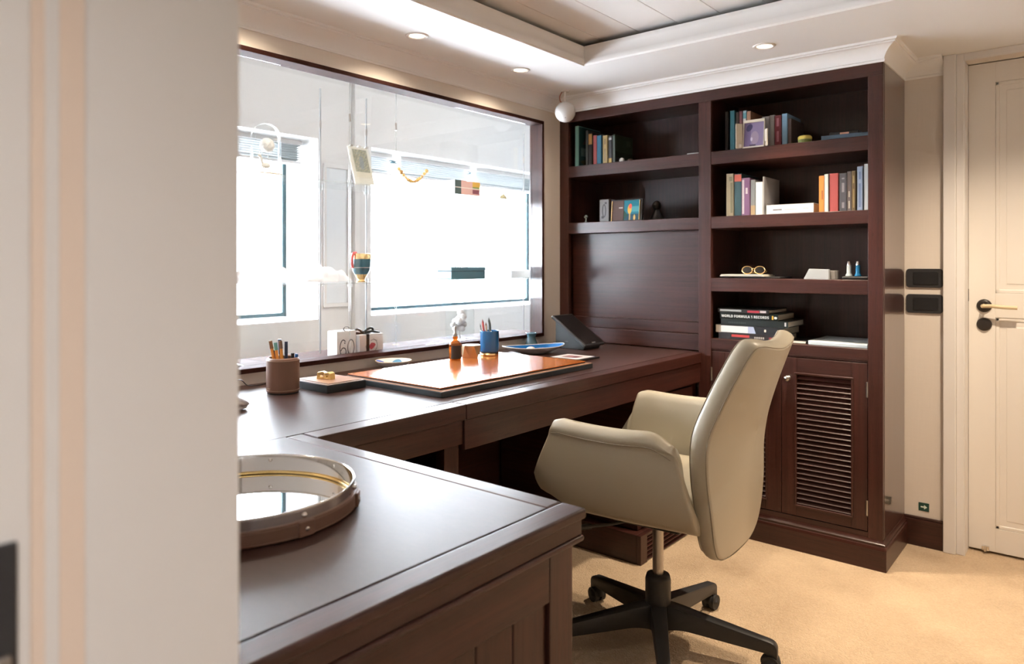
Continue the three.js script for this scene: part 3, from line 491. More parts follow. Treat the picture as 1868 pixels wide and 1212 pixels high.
book(-2.061, -2.04, S1, 0.205, -2.978, 0.2, [0.17, 0.36, 0.33], 'tall pale teal book against the corner end of the top shelf', G1, { face: (g, W, h) => { g.fillStyle = css(24, 60, 64); g.fillRect(0, 0, W, h); g.fillStyle = css(90, 70, 72); g.beginPath(); g.moveTo(60, 10); g.lineTo(20, 70); g.lineTo(74, 60); g.fill(); g.fillStyle = css(96, 120, 124); g.fillRect(12, 84, 96, 34); g.fillStyle = css(66, 64, 44); g.beginPath(); g.ellipse(60, 142, 50, 12, 0, 0, 7); g.fill(); } });
book(-2.02, -2.007, S1, 0.183, -3.012, 0.17, [0.09, 0.1, 0.1], 'thin grey book next to the tall teal one', G1);
book(-2.004, -1.982, S1, 0.168, -3.013, 0.17, [0.025, 0.025, 0.028], 'black book with an amber top band on its spine', G1, { bands: [[0.66, 0.97, [0.45, 0.25, 0.06]]] });
book(-1.974, -1.953, S1, 0.153, -3.01, 0.16, [0.33, 0.06, 0.055], 'plain red book on the top shelf beside a blue one', G1);
book(-1.952, -1.926, S1, 0.15, -3.01, 0.16, [0.025, 0.17, 0.3], 'plain mid blue book on the top shelf beside a red one', G1);
book(-1.918, -1.891, S1, 0.146, -3.01, 0.16, [0.42, 0.33, 0.13], 'mustard yellow book on the top shelf', G1, { print: spine(css(172, 150, 92), css(120, 100, 70), [[0.1, 0.3], [0.45, 0.9]]) });
book(-1.886, -1.867, S1, 0.14, -3.012, 0.16, [0.03, 0.03, 0.032], 'dark book with a yellow foot on its spine', G1, { bands: [[0.03, 0.22, [0.5, 0.35, 0.09]], [0.86, 0.94, [0.45, 0.45, 0.45]]] });
book(-1.863, -1.849, S1, 0.146, -3.012, 0.17, [0.06, 0.085, 0.06], 'dark green book closing the row on the top shelf', G1, { face: (g, W, h) => { g.fillStyle = css(44, 58, 42); g.fillRect(0, 0, W, h); g.fillStyle = css(70, 78, 66); g.fillRect(84, 20, 30, 30); g.fillStyle = css(24, 32, 22); g.fillRect(0, 92, W, 30); g.fillStyle = css(58, 58, 64); g.fillRect(6, 124, 96, 32); } });
const G2 = 'upright books behind the purple photo frame';
book(-1.288, -1.274, S1, 0.178, -3.012, 0.17, [0.018, 0.016, 0.017], 'black book at the divider end of the frame shelf', G2);
book(-1.265, -1.244, S1, 0.179, -3.01, 0.17, [0.025, 0.16, 0.2], 'deep teal book next to the photo frame', G2);
book(-1.239, -1.226, S1, 0.169, -3.012, 0.17, [0.05, 0.035, 0.028], 'thin dark brown book half behind the photo frame', G2);
book(-1.225, -1.21, S1, 0.172, -3.012, 0.17, [0.14, 0.04, 0.045], 'thin maroon book behind the photo frame', G2);
book(-1.208, -1.193, S1, 0.172, -3.012, 0.17, [0.3, 0.42, 0.5], 'pale blue and white book rising behind the photo frame', G2, { bands: [[0.6, 0.8, [0.6, 0.55, 0.55]], [0.8, 0.94, [0.12, 0.3, 0.34]]] });
book(-1.191, -1.174, S1, 0.167, -3.012, 0.17, [0.32, 0.17, 0.1], 'tan brown book rising behind the photo frame', G2);
book(-1.129, -1.094, S1, 0.136, -3.02, 0.17, [0.3, 0.28, 0.27], 'thick warm grey book behind the frame edge', G2);
book(-1.092, -1.073, S1, 0.137, -3.012, 0.17, [0.33, 0.33, 0.32], 'light grey book beside the lettered maroon one', G2);
book(-1.072, -1.044, S1, 0.132, -3.01, 0.17, [0.2, 0.04, 0.055], 'maroon book with pink lettering down its spine', G2, { print: spine(css(112, 36, 46), css(176, 116, 124), [[0.06, 0.34], [0.5, 0.86]]) });
book(-1.041, -1.019, S1, 0.136, -3.01, 0.17, [0.2, 0.36, 0.5], 'light blue book with a pale spine on the frame shelf', G2);
book(-1.018, -1.004, S1, 0.114, -3.014, 0.16, [0.1, 0.075, 0.07], 'short dark brown book closing the row by the tin', G2);
const G3 = 'upright books on the middle shelf by the divider';
book(-1.271, -1.238, S2, 0.185, -2.984, 0.19, [0.3, 0.26, 0.17], 'beige and sage book with mottled spine by the divider', G3, { print: spine(css(146, 134, 106), css(96, 96, 70), [[0.05, 0.16, 0.4, 0.9], [0.2, 0.95, 0.6, 0.95]]) });
book(-1.235, -1.203, S2, 0.181, -2.984, 0.19, [0.018, 0.06, 0.07], 'dark teal book with a red top band', G3, { bands: [[0.82, 0.985, [0.4, 0.07, 0.035]]] });
book(-1.203, -1.167, S2, 0.161, -2.984, 0.18, [0.2, 0.11, 0.19], 'purple and white book with letters on its spine', G3, { print: spine(css(112, 80, 112), css(206, 202, 198), [[0.02, 0.98, 0.02, 0.3], [0.25, 0.42, 0.5, 0.8]]) });
book(-1.164, -1.144, S2, 0.151, -2.986, 0.18, [0.17, 0.18, 0.18], 'grey book with a tan foot on the middle shelf', G3, { bands: [[0.02, 0.28, [0.33, 0.24, 0.13]]] });
book(-1.143, -1.113, S2, 0.14, -2.986, 0.18, [0.62, 0.64, 0.64], 'white book leaning next to the grey slipcase', G3);
{
  const t = thing('slipcase', 'grey card slipcase with a half round thumb notch', 'book case', [-1.111, S2, -2.984], 0);
  const s = new THREE.Shape(), hh = 0.161, d = 0.18; s.moveTo(0, 0); s.lineTo(0.002, 0); s.absarc(0.032, 0.02, 0.03, Math.PI, 0, true); s.lineTo(d, 0); s.lineTo(d, hh); s.lineTo(0, hh); s.closePath();
  const g = extr(s, 0.0018, 0); g.rotateY(Math.PI / 2); g.translate(0.004, 0, 0); mesh('side', g, C(0.24, 0.235, 0.24, 0.6), t); const g2 = B(0, 0.002, 0, hh, 0, -d, 0); mesh('side', g2, C(0.5, 0.5, 0.49, 0.6), t); mesh('inner_block', B(0.0022, 0.0038, 0.004, hh - 0.004, -0.05, -d, 0), M.pages, t);
}
{
  const t = thing('book', 'thick white book lying flat between the upright rows', 'book', [-1.001, S2, -2.984]);
  const w = 0.19, h = 0.04, d = 0.14; mesh('cover', merge([B(-w / 2, w / 2, 0, 0.003, 0, -d, 0.001), B(-w / 2, w / 2, h - 0.003, h, 0, -d, 0.001), B(-w / 2, w / 2, 0, h, 0, -0.003, 0.001)]), C(0.62, 0.63, 0.66, 0.4), t);
  P('pages', t, M.pages, -w / 2 + 0.003, w / 2 - 0.003, 0.0035, h - 0.0035, -0.0035, -d + 0.004, 0);
  mesh('spine_print', sheet(-w / 2 + 0.004, w / 2 - 0.004, 0.004, h - 0.004, 0.0006), printMat(512, 96, (g, W, hh) => { g.fillStyle = css(206, 209, 215); g.fillRect(0, 0, W, hh); g.fillStyle = css(60, 62, 70); for (let i = 0; i < 8; i++) g.fillRect(66 + i * 13, 42, 10, 20); g.fillStyle = css(130, 132, 140); for (let i = 0; i < 13; i++) g.fillRect(196 + i * 11, 44 + (i % 3) * 2, 7, 15); for (let i = 0; i < 6; i++) g.fillRect(412 + i * 10, 40, 6, 15); }), t);
}
const G4 = 'upright books on the middle shelf by the bookcase side';
book(-0.886, -0.865, S2, 0.146, -2.984, 0.18, [0.5, 0.2, 0.05], 'orange book with dark lettering on the middle shelf', G4, { print: spine(css(196, 120, 52), css(110, 66, 34), [[0.4, 0.66, 0.5, 0.85]]) });
book(-0.865, -0.85, S2, 0.151, -2.984, 0.18, [0.5, 0.56, 0.55], 'slim pale blue book between orange and red', G4);
book(-0.845, -0.813, S2, 0.152, -2.984, 0.18, [0.3, 0.055, 0.05], 'thick plain brick red book on the middle shelf', G4);
book(-0.809, -0.781, S2, 0.15, -2.984, 0.18, [0.075, 0.078, 0.085], 'charcoal book with pale lettering on its spine', G4, { print: spine(css(74, 74, 80), css(150, 146, 152), [[0.1, 0.14], [0.24, 0.5], [0.78, 0.94]]) });
book(-0.78, -0.765, S2, 0.155, -2.984, 0.18, [0.12, 0.11, 0.11], 'slim grey brown book with light marks low on its spine', G4, { print: spine(css(92, 84, 82), css(190, 186, 168), [[0.5, 0.66], [0.76, 0.96]]) });
book(-0.764, -0.749, S2, 0.156, -2.984, 0.18, [0.16, 0.12, 0.055], 'slim olive brown book with speckled spine', G4, { print: spine(css(104, 88, 60), css(156, 140, 92), [[0.1, 0.3], [0.45, 0.95]]) });
book(-0.744, -0.724, S2, 0.171, -2.984, 0.18, [0.32, 0.38, 0.48], 'tall pale blue book with blue lettering', G4, { print: spine(css(150, 164, 186), css(88, 110, 146), [[0.1, 0.28], [0.38, 0.95]]) });
book(-0.719, -0.704, S2, 0.179, -2.984, 0.18, [0.62, 0.66, 0.65], 'tallest white book against the side of the bookcase', G4);
// flat stack on the lowest open shelf
{
  let y = 0.826; const g5 = 'stack of large books on the lowest open shelf';
  const stack = [[-1.303, -1.035, 0.027, [0.05, 0.05, 0.055], 'dark book with red and white print, lowest of the flat stack', (g, W, h) => { g.fillStyle = css(52, 52, 56); g.fillRect(0, 0, W, h); g.fillStyle = css(186, 70, 70); g.fillRect(110, 12, 150, 26); g.fillStyle = css(180, 176, 170); for (let i = 0; i < 5; i++) g.fillRect(300 + i * 17, 24, 12, 22); g.fillStyle = css(140, 46, 50); g.fillRect(420, 22, 24, 22); }],
    [-1.316, -1.024, 0.033, [0.08, 0.09, 0.1], 'white and slate book second from the foot of the flat stack', (g, W, h) => { g.fillStyle = css(44, 48, 54); g.fillRect(0, 0, W, h); g.fillStyle = css(170, 162, 150); g.fillRect(0, 0, 40, h); g.fillStyle = css(222, 226, 228); g.fillRect(40, 4, 210, h - 8); g.fillStyle = css(168, 180, 206); g.beginPath(); g.moveTo(250, 4); g.lineTo(292, 4); g.lineTo(310, h - 4); g.lineTo(250, h - 4); g.fill(); g.fillStyle = css(230, 226, 214); g.fillRect(372, 26, 14, 26); }],
    [-1.293, -1.006, 0.026, [0.022, 0.03, 0.032], 'black green book in the middle of the flat stack', (g, W, h) => { g.fillStyle = css(36, 46, 48); g.fillRect(0, 0, W, h); g.fillStyle = css(64, 76, 76); for (let i = 0; i < 10; i++) g.fillRect(60 + i * 14, 26, 9, 16); g.fillStyle = css(200, 204, 210); g.fillRect(488, 8, 12, 40); }],
    [-1.298, -1.047, 0.027, [0.012, 0.03, 0.03], 'black book with bold white lettering, second from the top of the stack', (g, W, h) => { g.fillStyle = css(14, 30, 32); g.fillRect(0, 0, W, h); g.fillStyle = css(236, 240, 238); g.font = 'bold 37px sans-serif'; g.fillText('WORLD FORMULA 1 RECORDS', 14, 47, 424); g.fillStyle = css(206, 166, 60); g.fillRect(462, 12, 14, 42); g.fillStyle = css(226, 226, 222); g.beginPath(); g.arc(494, 34, 13, 0, 7); g.fill(); }],
    [-1.308, -1.083, 0.017, [0.03, 0.03, 0.032], 'thin magazine like book with red print on top of the stack', (g, W, h) => { g.fillStyle = css(40, 42, 44); g.fillRect(0, 0, W, h); g.fillStyle = css(190, 194, 192); g.fillRect(20, 8, 220, h - 20); g.fillStyle = css(186, 58, 72); g.fillRect(300, 10, 120, h - 16); g.fillStyle = css(214, 206, 206); g.fillRect(426, 8, 60, h - 16); }]];
  for (const [x0, x1, h, c, label, draw] of stack) {
    const w = x1 - x0, d = 0.21, t = thing('book', label, 'book', [(x0 + x1) / 2, y, -2.98], R(-0.02, 0.02), g5);
    mesh('cover', merge([B(-w / 2, w / 2, 0, 0.0025, 0, -d, 0.0006), B(-w / 2, w / 2, h - 0.0025, h, 0, -d, 0.0006), B(-w / 2, w / 2, 0, h, 0, -0.0025, 0.001)]), C(...c, 0.35), t);
    P('pages', t, M.pages, -w / 2 + 0.003, w / 2 - 0.003, 0.003, h - 0.003, -0.003, -d + 0.003, 0);
    mesh('spine_print', sheet(-w / 2 + 0.001, w / 2 - 0.001, 0.0008, h - 0.0008, 0.0006), printMat(512, Math.max(40, Math.round(64 * h / 0.027)), draw, 0.3), t); y += h + 0.0004;
  }
  const n = thing('notebook', 'small black notebook beside the flat stack of books', 'notebook', [-0.985, 0.826, -2.99]); P('cover', n, M.black, -0.022, 0.05, 0, 0.012, 0, -0.12, 0.002); P('pages', n, M.pages, -0.02, 0.046, 0.002, 0.01, 0.0003, -0.118, 0);
  const f = thing('document_folder', 'pale blue white flat folder at the end of the lowest open shelf', 'folder', [-0.82, 0.826, -2.975]); P('cover', f, C(0.55, 0.64, 0.68, 0.3), -0.105, 0.115, 0, 0.014, 0, -0.25, 0.002); P('flap', f, C(0.62, 0.7, 0.73, 0.3), -0.105, 0.115, 0.0142, 0.0165, -0.002, -0.246, 0.001);
}

// ================================================================= SHELF ORNAMENTS
{ // purple photo in a cream folding frame
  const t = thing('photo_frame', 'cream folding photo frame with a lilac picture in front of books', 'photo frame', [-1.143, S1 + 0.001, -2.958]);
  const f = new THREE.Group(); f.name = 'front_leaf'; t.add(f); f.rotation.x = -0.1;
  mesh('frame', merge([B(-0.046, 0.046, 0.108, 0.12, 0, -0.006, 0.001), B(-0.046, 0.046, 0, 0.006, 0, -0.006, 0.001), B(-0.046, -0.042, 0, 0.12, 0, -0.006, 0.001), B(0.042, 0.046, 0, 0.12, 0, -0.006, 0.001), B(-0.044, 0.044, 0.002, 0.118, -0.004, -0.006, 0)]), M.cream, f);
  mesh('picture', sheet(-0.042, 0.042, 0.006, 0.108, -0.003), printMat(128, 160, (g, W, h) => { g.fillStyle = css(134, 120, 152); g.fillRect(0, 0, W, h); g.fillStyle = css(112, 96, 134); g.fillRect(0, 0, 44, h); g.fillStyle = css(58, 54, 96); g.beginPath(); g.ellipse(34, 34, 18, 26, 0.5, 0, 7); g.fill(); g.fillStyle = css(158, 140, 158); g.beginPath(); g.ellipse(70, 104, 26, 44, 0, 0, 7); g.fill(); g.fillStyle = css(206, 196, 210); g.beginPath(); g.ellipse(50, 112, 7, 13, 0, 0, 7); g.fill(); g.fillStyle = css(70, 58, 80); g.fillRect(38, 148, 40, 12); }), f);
  for (const s of [-1, 1]) { const b = new THREE.Group(); b.name = 'side_leaf'; t.add(b); b.position.set(s * 0.047, 0, -0.004); b.rotation.y = -s * 0.9; mesh('leaf', B(s > 0 ? 0 : -0.03, s > 0 ? 0.03 : 0, 0, s > 0 ? 0.07 : 0.105, 0, -0.004, 0.001), M.cream, b); mesh('corner_glint', B(s > 0 ? 0.0 : -0.018, s > 0 ? 0.018 : 0, 0, 0.02, 0.001, -0.005, 0.002, 2), M.chrome, b); }  // small chrome pieces imitate the bright acrylic highlights at the lower corners
}
{
  const t = thing('trinket_tin', 'small yellow green round tin in front of dark bookcase back', 'tin', [-0.945, S1, -3.0]);
  mesh('body', lathe([[0, 0], [0.024, 0], [0.026, 0.004], [0.026, 0.016], [0.024, 0.017], [0, 0.017]], 32), C(0.16, 0.2, 0.05, 0.3), t); mesh('lid', lathe([[0.027, 0.0165], [0.0275, 0.026], [0.022, 0.032], [0, 0.034]], 32), C(0.62, 0.5, 0.12, 0.25), t);
}
{
  const t = thing('book', 'large flat blue book with a dark case on it on the top right shelf', 'book', [-0.79, S1, -2.985], 0.06);
  mesh('cover', merge([B(-0.086, 0.086, 0, 0.002, 0, -0.22, 0.0006), B(-0.086, 0.086, 0.018, 0.02, 0, -0.22, 0.0006), B(-0.086, 0.086, 0, 0.02, 0, -0.002, 0.0008)]), C(0.06, 0.1, 0.14, 0.35), t); P('pages', t, M.pages, -0.084, 0.084, 0.0025, 0.0175, -0.0025, -0.218, 0);
  const k = thing('pen_case', 'black case with a painted pinkish highlight lying on the flat blue book', 'case', [-0.8, S1 + 0.0205, -3.04], 0.05); mesh('case', B(-0.055, 0.055, 0, 0.016, 0.03, -0.05, 0.005, 3), M.black, k); mesh('painted_highlight', B(-0.015, 0.018, 0.004, 0.011, 0.031, 0.029, 0.0005), C(0.6, 0.3, 0.2, 0.3), k);  // copper coloured bar paints a pinkish highlight onto the case front
}
{ // left bay small things
  const t = thing('shell_ornament', 'small white shell standing before the green book', 'ornament', [-1.815, S1, -3.02]);
  const g = grid(24, 16, (u, v) => { const a = u * Math.PI * 2, r = 0.013 * Math.sin(Math.PI * v) * (1 + 0.12 * Math.cos(a * 8)); return [r * Math.cos(a), 0.014 - 0.014 * Math.cos(Math.PI * v), r * Math.sin(a) * 0.7]; }, true); mesh('shell', g, C(0.6, 0.6, 0.56, 0.4), t); mesh('foot', lathe([[0, 0], [0.009, 0], [0.006, 0.004], [0, 0.004]], 16), M.steel, t);
  const s = thing('pebble_ornament', 'dark reddish pebble on the top shelf past the shell', 'ornament', [-1.768, S1, -3.02]); const p = new THREE.SphereGeometry(0.012, 20, 12); p.scale(1.2, 0.8, 1); p.translate(0, 0.0095, 0); mesh('pebble', p, C(0.1, 0.05, 0.045, 0.3), s); mesh('base', lathe([[0, 0], [0.01, 0], [0.008, 0.003], [0, 0.003]], 16), M.wood, s);
  const n = thing('card_stack', 'white cards lying at the divider end of the top shelf', 'cards', [-1.42, S1, -2.975]); for (let i = 0; i < 3; i++) P('card', n, C(0.55, 0.53, 0.5, 0.6), -0.028, 0.03, i * 0.0022, i * 0.0022 + 0.002, 0.005, -0.05, 0.0004);
}
book(-1.93, -1.876, S2, 0.112, -3.0, 0.15, [0.13, 0.13, 0.135], 'short thick grey book with dark emblem beside the brown album', undefined, { print: (g, W, h) => { g.fillStyle = css(112, 112, 114); g.fillRect(0, 0, W, h); g.fillStyle = css(62, 62, 66); g.beginPath(); g.ellipse(24, 128, 13, 80, 0, 0, 7); g.fill(); g.fillStyle = css(112, 112, 114); g.beginPath(); g.ellipse(24, 128, 6, 64, 0, 0, 7); g.fill(); g.fillStyle = css(56, 56, 60); g.fillRect(8, 190, 14, 30); g.fillRect(28, 24, 12, 24); } });
{
  const t = thing('photo_frame', 'dark frame with brown mat and small teal picture on the corner shelf', 'photo frame', [-1.775, S2 + 0.0015, -2.992]); t.rotation.x = -0.09;
  mesh('frame', merge([B(-0.084, 0.086, 0.1, 0.104, 0.002, -0.012, 0.001), B(0.081, 0.086, 0, 0.104, 0.002, -0.012, 0.001), B(-0.084, 0.086, 0, 0.003, 0.002, -0.012, 0.001), B(-0.083, 0.085, 0.001, 0.103, -0.009, -0.012, 0)]), M.blackMatte, t);
  mesh('mat', B(-0.08, -0.018, 0.003, 0.1, -0.004, -0.0085, 0.0004), C(0.07, 0.035, 0.027, 0.6), t); mesh('mat_label', B(-0.045, -0.024, 0.062, 0.068, -0.0036, -0.005, 0), C(0.5, 0.47, 0.43), t);
  mesh('gilt_bar', B(-0.084, -0.08, 0, 0.1, 0.002, -0.008, 0.001), M.gold, t); mesh('gilt_bar', B(0.0665, 0.07, 0, 0.1, -0.002, -0.008, 0.001), M.gold, t);
  mesh('picture', sheet(-0.017, 0.066, 0.003, 0.1, -0.0045), printMat(128, 128, (g, W, h) => { g.fillStyle = css(30, 112, 132); g.fillRect(0, 0, W, h); g.fillStyle = css(72, 148, 156); g.fillRect(58, 40, 70, 34); g.fillStyle = css(18, 66, 84); g.fillRect(0, 88, W, 40); g.fillStyle = css(16, 70, 62); g.beginPath(); g.moveTo(0, 62); g.lineTo(34, 92); g.lineTo(0, 128); g.fill(); g.fillStyle = css(196, 158, 70); g.beginPath(); g.ellipse(48, 58, 17, 30, 0, 0, 7); g.fill(); g.fillStyle = css(206, 84, 66); g.beginPath(); g.ellipse(54, 38, 13, 16, 0, 0, 7); g.fill(); g.fillStyle = css(176, 148, 96); g.fillRect(44, 86, 12, 42); g.fillStyle = css(206, 176, 110); g.beginPath(); g.ellipse(90, 112, 9, 20, 0, 0, 7); g.fill(); }, 0.2), t);
}
{
  const t = thing('bust_statuette', 'small black bust statuette on the corner shelf', 'statuette', [-1.661, S2, -3.09]);
  mesh('figure', merge([lathe([[0, 0], [0.046, 0], [0.044, 0.006], [0.034, 0.014], [0.026, 0.028], [0.02, 0.042], [0.015, 0.05], [0.012, 0.056], [0, 0.06]], 28), (() => { const g = new THREE.SphereGeometry(0.021, 24, 18); g.scale(0.95, 1.15, 1); g.translate(-0.003, 0.075, 0); return g; })(), (() => { const g = new THREE.ConeGeometry(0.005, 0.012, 8); g.rotateX(Math.PI / 2); g.translate(-0.003, 0.073, 0.022); return g; })()]), C(0.012, 0.011, 0.012, 0.5), t); mesh('plinth', B(-0.03, 0.03, 0.0005, 0.004, -0.02, 0.024, 0.001), M.black, t);
}
{
  const t = thing('crystal_ornament', 'tiny clear crystal figure at the dark corner end of the shelf', 'ornament', [-2.01, S2, -3.0]);
  mesh('crystal', new THREE.IcosahedronGeometry(0.011, 0).translate(0, 0.03, 0), C(0.2, 0.24, 0.24, 0.05), t); mesh('stand', lathe([[0, 0], [0.014, 0], [0.005, 0.008], [0.004, 0.022], [0, 0.022]], 16), C(0.14, 0.17, 0.17, 0.1), t);
}
{
  const y = 1.089, t = thing('notebook', 'cream papers over a dark notebook on the shelf with the vials', 'notebook', [-1.19, y, -2.975]);
  P('cover', t, M.blackMatte, -0.05, 0.15, 0, 0.008, -0.01, -0.16, 0.002); P('paper', t, C(0.62, 0.58, 0.5, 0.7), -0.1, 0.09, 0.0082, 0.0125, 0.012, -0.12, 0.0005); P('paper', t, C(0.66, 0.63, 0.56, 0.7), -0.095, 0.085, 0.0127, 0.0165, 0.016, -0.11, 0.0005);
  const s = thing('sunglasses', 'gold rimmed black sunglasses folded on cream papers', 'sunglasses', [-1.165, y + 0.017, -3.02], 0.15);
  for (const k of [-1, 1]) { const g = new THREE.TorusGeometry(0.0195, 0.0022, 8, 28); g.scale(1.1, 0.85, 1); g.rotateX(-0.25); g.translate(k * 0.026, 0.0185, 0); mesh('rim', g, M.gold, s); const l = new THREE.SphereGeometry(0.02, 20, 10); l.scale(1.05, 0.8, 0.14); l.rotateX(-0.25); l.translate(k * 0.026, 0.0185, 0); mesh('lens', l, M.black, s); mesh('temple', tube([[k * 0.046, 0.022, -0.002], [k * 0.05, 0.012, -0.02], [-k * 0.03, 0.004, -0.03 - 0.006 * k]], 0.0018, 16, 6), M.gold, s); }
  mesh('bridge', tube([[-0.008, 0.022, 0], [0, 0.026, 0.001], [0.008, 0.022, 0]], 0.0016, 10, 6), M.gold, s);
  const b = thing('card_box', 'pale grey slanted card box lying beside the blue vials', 'box', [-0.888, y, -2.982], -0.1);
  const sh = new THREE.Shape(); sh.moveTo(-0.058, 0); sh.lineTo(0.04, 0); sh.lineTo(0.04, 0.038); sh.lineTo(-0.036, 0.04); sh.closePath(); const g = extr(sh, 0.012, 0.001); g.translate(0, 0.001, -0.013); mesh('front_leaf', g, C(0.36, 0.38, 0.38, 0.5), b); P('box_body', b, C(0.22, 0.21, 0.2, 0.6), 0.0, 0.06, 0, 0.035, -0.015, -0.06, 0.002);
  const tr = thing('vial_tray', 'black tray under the two glass vials', 'tray', [-0.757, y, -3.02]); P('tray_base', tr, M.black, -0.044, 0.05, 0, 0.012, 0.03, -0.07, 0.003, 2); P('tray_rim', tr, M.black, -0.044, 0.05, 0.0122, 0.0165, -0.064, -0.07, 0.001);
  [[-0.783, [0.55, 0.62, 0.62], 'clear silver glass vial standing on the black tray'], [-0.75, [0.02, 0.16, 0.33], 'blue glass vial standing on the black tray']].forEach(([x, c, label]) => { const v = thing('glass_vial', label, 'vial', [x, y + 0.012, -3.02], 0, 'vials on the black tray'); mesh('bottle', lathe([[0, 0], [0.0125, 0], [0.013, 0.004], [0.011, 0.008], [0.0085, 0.014], [0.0082, 0.045], [0, 0.046]], 24), C(...c, 0.08), v); mesh('stopper', lathe([[0.0082, 0.045], [0.0075, 0.058], [0.004, 0.062], [0, 0.063]], 20), M.chrome, v); });
}

// ================================================================= DESK OBJECTS
function pen(base, top, r, kind, label, group) {
  // base and top in world space; body with tip and cap
  const A = V(...base), D = V(...top).sub(A), len = D.length(), t = thing(kind.name, label, kind.cat, base, 0, group); t.quaternion.setFromUnitVectors(V(0, 1, 0), D.normalize());
  mesh('barrel', cyl(r, r, len * kind.body, 0, 0, 0, kind.sides || 12), kind.mat, t);
  if (kind.cap) mesh('cap', cyl(r * 1.12, r * 1.05, len * (1 - kind.body), 0, len * kind.body, 0, 12), kind.cap, t); else { const c = new THREE.ConeGeometry(r, len * (1 - kind.body), 10); c.translate(0, len * (kind.body + (1 - kind.body) / 2), 0); mesh('point', c, kind.point, t); }
}
{ // brown leather pen cup
  const cx = -1.922, cz = -1.227, r = 0.0485, t = thing('pen_cup', 'brown leather pen cup near the corner of the desk', 'cup', [cx, DY, cz]);
  mesh('wall', lathe([[0.0, 0.004], [r - 0.003, 0.004], [r, 0.008], [r, 0.098], [r - 0.002, 0.105], [r - 0.006, 0.108], [r - 0.008, 0.106], [r - 0.008, 0.008], [0, 0.007]], 56), M.brownLeather, t);
  mesh('foot', cyl(r - 0.003, r - 0.003, 0.004, 0, 0, 0, 48), M.blackMatte, t);
  const st = new THREE.TorusGeometry(r + 0.0002, 0.0008, 6, 64); st.rotateX(Math.PI / 2); const s2 = st.clone(); st.translate(0, 0.012, 0); s2.translate(0, 0.1, 0); mesh('stitching', merge([st, s2]), C(0.3, 0.2, 0.14), t);
  const marks = []; for (let i = 0; i < 9; i++) { const h = new THREE.BoxGeometry(0.0018, i % 3 ? 0.0016 : 0.0022, 0.0004); h.translate(0, 0.018, r + 0.0002); h.rotateY(-0.27 + i * 0.05); marks.push(h); } mesh('stamped_mark', merge(marks), C(0.5, 0.4, 0.28, 0.4), t);
  const orange = { name: 'fineliner_pen', cat: 'pen', body: 0.84, mat: C(0.8, 0.33, 0.06, 0.45), sides: 6 }, G = 'pens in the brown leather cup', y0 = DY + 0.009;
  const put = (dx, dz, ex, ez, h, kind, label, r = 0.005) => pen([cx + dx, y0, cz + dz], [cx + ex, y0 + h, cz + ez], r, kind, label, G);
  put(-0.012, 0.006, -0.03, 0.024, 0.148, { ...orange, cap: C(0.3, 0.16, 0.08) }, 'slim orange pen leaning furthest to the doorway side of the brown cup');
  put(0.0, 0.008, -0.022, 0.012, 0.142, { ...orange, cap: C(0.2, 0.5, 0.5) }, 'orange pen with a turquoise cap in the brown cup');
  put(0.006, -0.002, -0.008, 0.004, 0.148, { ...orange, cap: C(0.24, 0.15, 0.1) }, 'orange pen with a brown cap standing in the brown cup');
  put(0.016, 0.0, 0.008, -0.006, 0.146, { ...orange, body: 0.6, cap: C(0.02, 0.03, 0.07, 0.35) }, 'orange pen with a long navy cap in the brown cup', 0.0046);
  put(-0.018, -0.012, -0.018, 0.0, 0.152, { name: 'felt_pen', cat: 'pen', body: 0.7, mat: C(0.45, 0.2, 0.05), cap: C(0.02, 0.06, 0.16, 0.35) }, 'felt pen with a blue cap behind the orange pens');
  put(-0.02, 0.01, -0.034, 0.012, 0.118, { name: 'felt_pen', cat: 'pen', body: 0.6, mat: C(0.02, 0.04, 0.12), cap: C(0.015, 0.03, 0.1, 0.35) }, 'short dark blue pen low in the brown cup', 0.005);
  put(0.02, -0.02, 0.03, -0.014, 0.112, { name: 'felt_pen', cat: 'pen', body: 0.6, mat: C(0.02, 0.02, 0.022), cap: C(0.016, 0.016, 0.018, 0.35) }, 'short black pen low in the brown cup', 0.005);
  put(0.026, -0.008, 0.03, -0.028, 0.108, { name: 'felt_pen', cat: 'pen', body: 0.6, mat: C(0.02, 0.08, 0.24), cap: C(0.015, 0.1, 0.3, 0.35) }, 'short bright blue pen low in the brown cup', 0.005);
}
{ // computer mouse with its cable
  const t = thing('computer_mouse', 'dark taupe wedge mouse with white base at the doorway end of the desk', 'mouse', [-1.815, DY, -0.99], -0.88);
  const g = grid(40, 14, (u, v) => { const a = u * Math.PI * 2, c = Math.cos(a), s = Math.sin(a), e = (q) => Math.sign(q) * Math.pow(Math.abs(q), 0.7); const k = v < 0.12 ? 1 : Math.cos((v - 0.12) / 0.88 * Math.PI / 2); const x = e(c) * 0.032 * k, z = e(s) * 0.056 * k; return [x, 0.012 + Math.max(0, v - 0.12) * 0.036 * (1 + z * 4) , z]; }, true);
  mesh('shell', g, C(0.13, 0.1, 0.1, 0.35), t); mesh('base', (() => { const q = new THREE.CylinderGeometry(1, 0.92, 0.008, 36); q.scale(0.032, 1, 0.055); q.translate(0, 0.0075, 0); return q; })(), M.whiteGloss, t); mesh('foot', (() => { const q = new THREE.CylinderGeometry(1, 1, 0.0035, 30); q.scale(0.024, 1, 0.04); q.translate(0, 0.00175, 0); return q; })(), M.blackMatte, t);
  solo('mouse_cable', tube([[-1.858, 0.782, -0.952], [-1.92, 0.812, -1.04], [-1.98, 0.806, -1.12], [-2.04, 0.775, -1.18], [-2.09, 0.7622, -1.25], [-2.12, 0.7622, -1.33]], 0.0018, 60, 6), M.black, 'thin black cable arching from the mouse towards the wall', 'cable');
}
